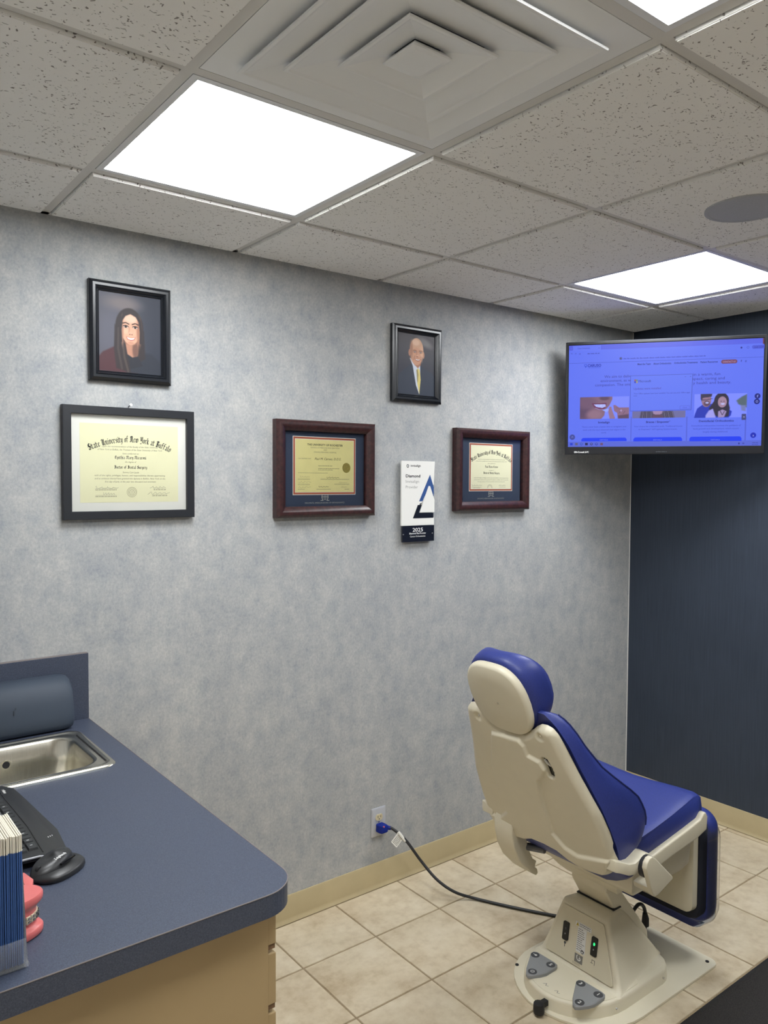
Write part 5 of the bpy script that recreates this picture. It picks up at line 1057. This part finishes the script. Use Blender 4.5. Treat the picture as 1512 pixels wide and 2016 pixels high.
# back cushion
sN = [-.045, -.035, -.005, .021, .06, .106, .174, .246, .337, .41, .438, .454]; nB = [.07, .125, .150, .163, .165, .157, .116, .078, .054, .045, .034, .012]
sW = [-.06, 0, .043, .16, .276, .38, .43, .46]; wW = [.240, .253, .256, .245, .213, .186, .158, .125]
def back_row(s):
    nb = ip(s, sN, nB); w_ = ip(s, sW, wW)+.003; nc = min(nb*.95, ip(s, [-.04, .05, .2, .4, .45], [.075, .075, .052, .042, .015])); row = []
    half = [(1.0, .0), (1.012, .3), (1.015, .62), (1.005, .84), (.975, .96), (.93, 1.0)]
    for a, b in half: row.append((-a*w_, b*nb))
    for q in (.86, .78, .68, .56, .42, .26, .1): row.append((-q*w_, nc+(nb-nc)*smooth01(np.array((q-.25)/.68))))
    L_ = [(float(a), float(b)) for a, b in row]; return [bk(a, s, b) for a, b in L_]+[bk(-a, s, b) for a, b in L_[::-1]]
srow = [-.045, -.040, -.030, -.015, .0, .02, .045, .07, .10, .135, .17, .21, .25, .29, .33, .37, .40, .42, .436, .447, .454]
bc = put('back_cushion', MB().loft([back_row(s) for s in srow]), 'blue_vinyl', r_, smooth=70)
for sg in (-1, 1): put('welt_seam', MB().tube([bk(sg*(ip(s, sW, wW)+.003)*.985, s, ip(s, sN, nB)*.93+.002) for s in (.0, .02, .045, .07, .10, .135, .17, .21, .25, .29, .33, .37, .40, .42, .436)], .0022, 8), 'blue_stitch', bc)
# back shell: grid with raised rear panel, flowing edges and a scalloped top
oW_s = [-.085, -.072, -.06, -.03, 0, .043, .10, .16, .22, .276, .33, .38, .41, .424]; oW = [.10, .185, .222, .243, .252, .253, .248, .241, .223, .205, .191, .180, .172, .160]
def top_s(v): 
    a = abs(v); return ip(a, [0, .03, .06, .085, .105, .125, .145, .162, .175, .185, .21, .245, .26], [.373, .375, .383, .397, .414, .426, .428, .422, .405, .375, .27, .15, .05])
def bot_s(v):
    a = abs(v); return ip(a, [0, .05, .09, .13, .17, .205, .225, .24, .252], [-.048, -.052, -.072, -.080, -.078, -.072, -.060, -.040, -.005])
panel = [(.075, .354), (.02, .362), (-.033, .369), (-.053, .346), (-.055, .315), (-.097, .306), (-.108, .279), (-.093, .253), (-.068, .232), (-.055, .152), (-.053, .028), (-.087, -.012), (-.129, -.024), (-.227, .003), (-.40, .02), (-.40, -.25), (.40, -.25), (.40, -.02), (.256, -.022), (.184, -.018), (.131, .03), (.142, .1), (.122, .236)]
def sdf(px_, py_, pts):
    ins = False; d = 9.0; n = len(pts)
    for i in range(n):
        (x0, y0_), (x1, y1) = pts[i], pts[(i+1) % n]
        if (y0_ > py_) != (y1 > py_) and px_ < (x1-x0)*(py_-y0_)/(y1-y0_)+x0: ins = not ins
        t_ = max(0, min(1, ((px_-x0)*(x1-x0)+(py_-y0_)*(y1-y0_))/((x1-x0)**2+(y1-y0_)**2+1e-12)))
        d = min(d, math.hypot(px_-x0-t_*(x1-x0), py_-y0_-t_*(y1-y0_)))
    return d if ins else -d
slot = [(-.101, .314), (-.112, .322), (-.124, .319), (-.131, .300), (-.135, .279), (-.132, .262), (-.122, .252), (-.111, .256), (-.109, .284)]
NU, NV = 190, 170; V_ = []; keep = {}; m = MB()
def relief(v, s):
    d = sdf(v, s, panel); t_ = max(0, min(1, d/.009+.5)); h = -.009*t_*t_*(3-2*t_)          # raised panel stands out to the rear
    for sv in (-.122, .122):
        q = math.hypot(v-sv, s-.396); h += .007*max(0, 1-(q/.016)**2)                          # screw dimples
    d = sdf(v, s, slot); t_ = max(0, min(1, d/.005+.5)); h += .020*t_*t_*(3-2*t_)                 # oval opening for the release lever
    return h
rear = []
for i in range(NU+1):
    v = -.254+.508*i/NU; vv_ = max(-.2535, min(.2535, v)); a, b = bot_s(vv_), top_s(vv_)
    for j in range(NV+1):
        q = j/NV; s = a+(b-a)*q
        de = max(1e-5, min((s-a), (b-s), (ip(s, oW_s, oW)+.002-abs(v))*.9)); e = min(1, max(0, de/.022)); round_ = -.024*math.sqrt(max(0, 1-(1-e)**2))
        rear.append((vv_, s, -.002+round_+relief(vv_, s)*min(1, de/.015)-.008*(1-(v/.26)**2)))
m.v = [bk(*p) for p in rear]
for i in range(NU):
    for j in range(NV):
        idx = (i*(NV+1)+j, (i+1)*(NV+1)+j, (i+1)*(NV+1)+j+1, i*(NV+1)+j+1)
        cv = sum(rear[k][0] for k in idx)/4; cs = sum(rear[k][1] for k in idx)/4
        m.f.append(idx); m.c.append(None)
sh = put('back_shell', m, 'chair_shell', r_, smooth=80)
put('slot_well', MB().prism([(p[0]*1.0, p[1]) for p in [(q[0]+(.0005 if q[0] < -.12 else -.0005), q[1]+(-.0005 if q[1] > .285 else .0005)) for q in slot]], bk, -.0215, -.010), 'gloss_black', sh, smooth=0)
put('release_lever', MB().tube([bk(-.106, .309, -.024), bk(-.116, .300, -.026), bk(-.122, .290, -.022)], [.003, .0035, .003], 8), 'white_print', sh)
for sv in (-.122, .122): put('shell_screw', MB().disc(bk(sv, .396, -.024), tuple(-BN), .0042, .0025, 12, r2=.003), 'chrome', sh)
# headrest
hc = (.003, .489)
def hout(s_, n=44):
    out_ = []
    for k in range(n):
        a = 2*PI*k/n; c_, q = math.cos(a), math.sin(a); e = 2/3.0
        v = .114*math.copysign(abs(c_)**e, c_)*s_*(1-.10*max(0, q)-.10*max(0, -q)); u_ = .116*math.copysign(abs(q)**e, q)*s_
        out_.append((v, u_))
    return out_
H3 = lambda s_, n_: [bk(hc[0]+v, hc[1]+u_, n_) for v, u_ in hout(s_)]
hs = put('headrest_shell', MB().loft([H3(.99, -.012), H3(1.0, -.018), H3(.99, -.026), H3(.965, -.032), H3(.92, -.035), H3(.5, -.037)]), 'chair_shell', r_, smooth=60)
put('shell_screw', MB().disc(bk(0, .480, -.0368), tuple(-BN), .0036, .0018, 12), 'chrome', hs)
def hcush(s_, f_, add=0.0):
    out_ = []
    for v, u_ in hout(s_):
        nf = .044+.040*min(1.15, (abs(v)/.105)**2)
        out_.append(bk(hc[0]+v, hc[1]+u_+.006, -.012+(nf+.012)*f_+add))
    return out_
put('headrest_cushion', MB().loft([hcush(.96, .0, .0), hcush(1.02, .06), hcush(1.055, .25), hcush(1.065, .5), hcush(1.05, .76), hcush(1.0, .92), hcush(.92, 1.0), hcush(.75, 1.02), hcush(.5, 1.0), hcush(.2, .99)]), 'blue_vinyl', r_, smooth=70)
put('headrest_bar', MB().loft([[bk(a, s, n_) for a, s in ((-.028, .30), (.028, .30), (.028, .47), (-.028, .47))] for n_ in (-.010, -.004)]), 'rubber_black', r_, smooth=0)
# brackets and folded armrests
for sg in (-1, 1):
    f_ = lambda a, b, c_, sg=sg: (a, Y0+sg*c_, b)
    put('arm_bracket', MB().loft([[f_(x, z+h, y) for h, y in ((-.020, y0_), (-.020, y1), (.014, y1), (.014, y0_))] for x, z, y0_, y1 in ((-1.690, .550, .215, .262), (-1.680, .550, .218, .274), (-1.655, .540, .228, .284), (-1.630, .537, .238, .287), (-1.608, .545, .244, .288), (-1.585, .554, .246, .289), (-1.562, .546, .246, .289))]), 'chair_shell', r_, smooth=50, bevel=.006)
put('pivot_ring', MB().disc((-1.590, Y0-.287, .534), (0, -1, 0), .031, .015, 24), 'rubber_black', r_)
ra = [(-1.626, .545), (-1.622, .560), (-1.610, .571), (-1.596, .572), (-1.580, .562), (-1.493, .484), (-1.491, .476), (-1.562, .452), (-1.580, .450), (-1.591, .460)]
q = put('armrest', MB().prism(ra, XZ, Y0-.318, Y0-.302), 'chair_shell', r_, smooth=40, bevel=.006, seg=3)
put('armrest_pad', MB().prism([(-1.584, .470), (-1.497, .486), (-1.495, .474), (-1.562, .453), (-1.578, .452)], XZ, Y0-.308, Y0-.246), 'chair_shell', q, smooth=30, bevel=.004)
put('armrest', MB().prism([(-1.688, .550), (-1.696, .530), (-1.695, .495), (-1.682, .448), (-1.655, .400), (-1.606, .352), (-1.575, .330), (-1.566, .336), (-1.570, .352), (-1.582, .362), (-1.574, .380), (-1.592, .392), (-1.612, .430), (-1.626, .475), (-1.636, .520), (-1.655, .552)], XZ, Y0+.125, Y0+.203), 'chair_shell', r_, smooth=40, bevel=.005, seg=3)
put('hinge_pin', MB().tube([(-1.625, Y0+.16, .435), (-1.60, Y0+.07, .445)], .012, 12), 'tv_silver', r_)
# leg rest hanging in front of the seat
lr = dict(x0=-1.180, x1=-1.150, x2=-1.100, x3=-1.030)
put('legrest_panel', MB().loft([[(x, Y0+v, z) for v, z in rrect(-.198+i_, .198-i_, .204+i_, .520-i_, .03, 5)] for x, i_ in ((-1.182, .012), (-1.176, .002), (-1.150, .0))]), 'chair_shell', r_, smooth=40)
put('legrest_skirt', MB().loft([[(x, Y0+v, z) for v, z in rrect(-.206+i_, .206-i_, .172+i_, .520-i_, .04, 5)] for x, i_ in ((-1.152, .004), (-1.140, .0), (-1.098, .0))]), 'navy_fabric', r_, smooth=40)
lc = put('legrest_cushion', MB().loft([[(x, Y0+v, z) for v, z in rrect(-.216+i_, .216-i_, .148+i_, .525-i_, .055, 7)] for x, i_ in ((-1.110, .006), (-1.102, .0), (-1.072, -.002), (-1.054, .004), (-1.042, .016), (-1.036, .05))]), 'blue_vinyl', r_, smooth=60)
put('clear_cover', MB().loft([[(x, Y0+v, z) for v, z in rrect(-.220+i_, .220-i_, .138+i_, .500-i_, .06, 7)] for x, i_ in ((-1.130, .0), (-1.074, -.004), (-1.048, .002), (-1.034, .014))], False, False), 'film', lc, smooth=50)
put('legrest_hinge', MB().tube([(-1.150, Y0-.16, .548), (-1.150, Y0+.16, .548)], .022, 12), 'rubber_black', r_)
put('control_cable', MB().tube(catmull([(-1.26, Y0, .100), (-1.222, Y0, .140), (-1.185, Y0, .158), (-1.155, Y0, .140), (-1.142, Y0, .100), (-1.145, Y0, .05), (-1.150, Y0, .0155)], 7), .0062, 8), 'cord_black', r_)
put('cable_boot', MB().tube([(-1.146, Y0, .115), (-1.142, Y0, .095), (-1.143, Y0, .068)], [.008, .012, .013], 10), 'rubber_black', r_)

for o in bpy.data.objects:
    if o.type == 'MESH' and o.name.split('.')[0] in ('lettering', 'fine_print', 'light_lettering', 'white_lettering', 'stamped_emblem', 'tag_print', 'name_label', 'maker_mark', 'logo', 'scuff_mark', 'slot'): o['kind'] = 'stuff'
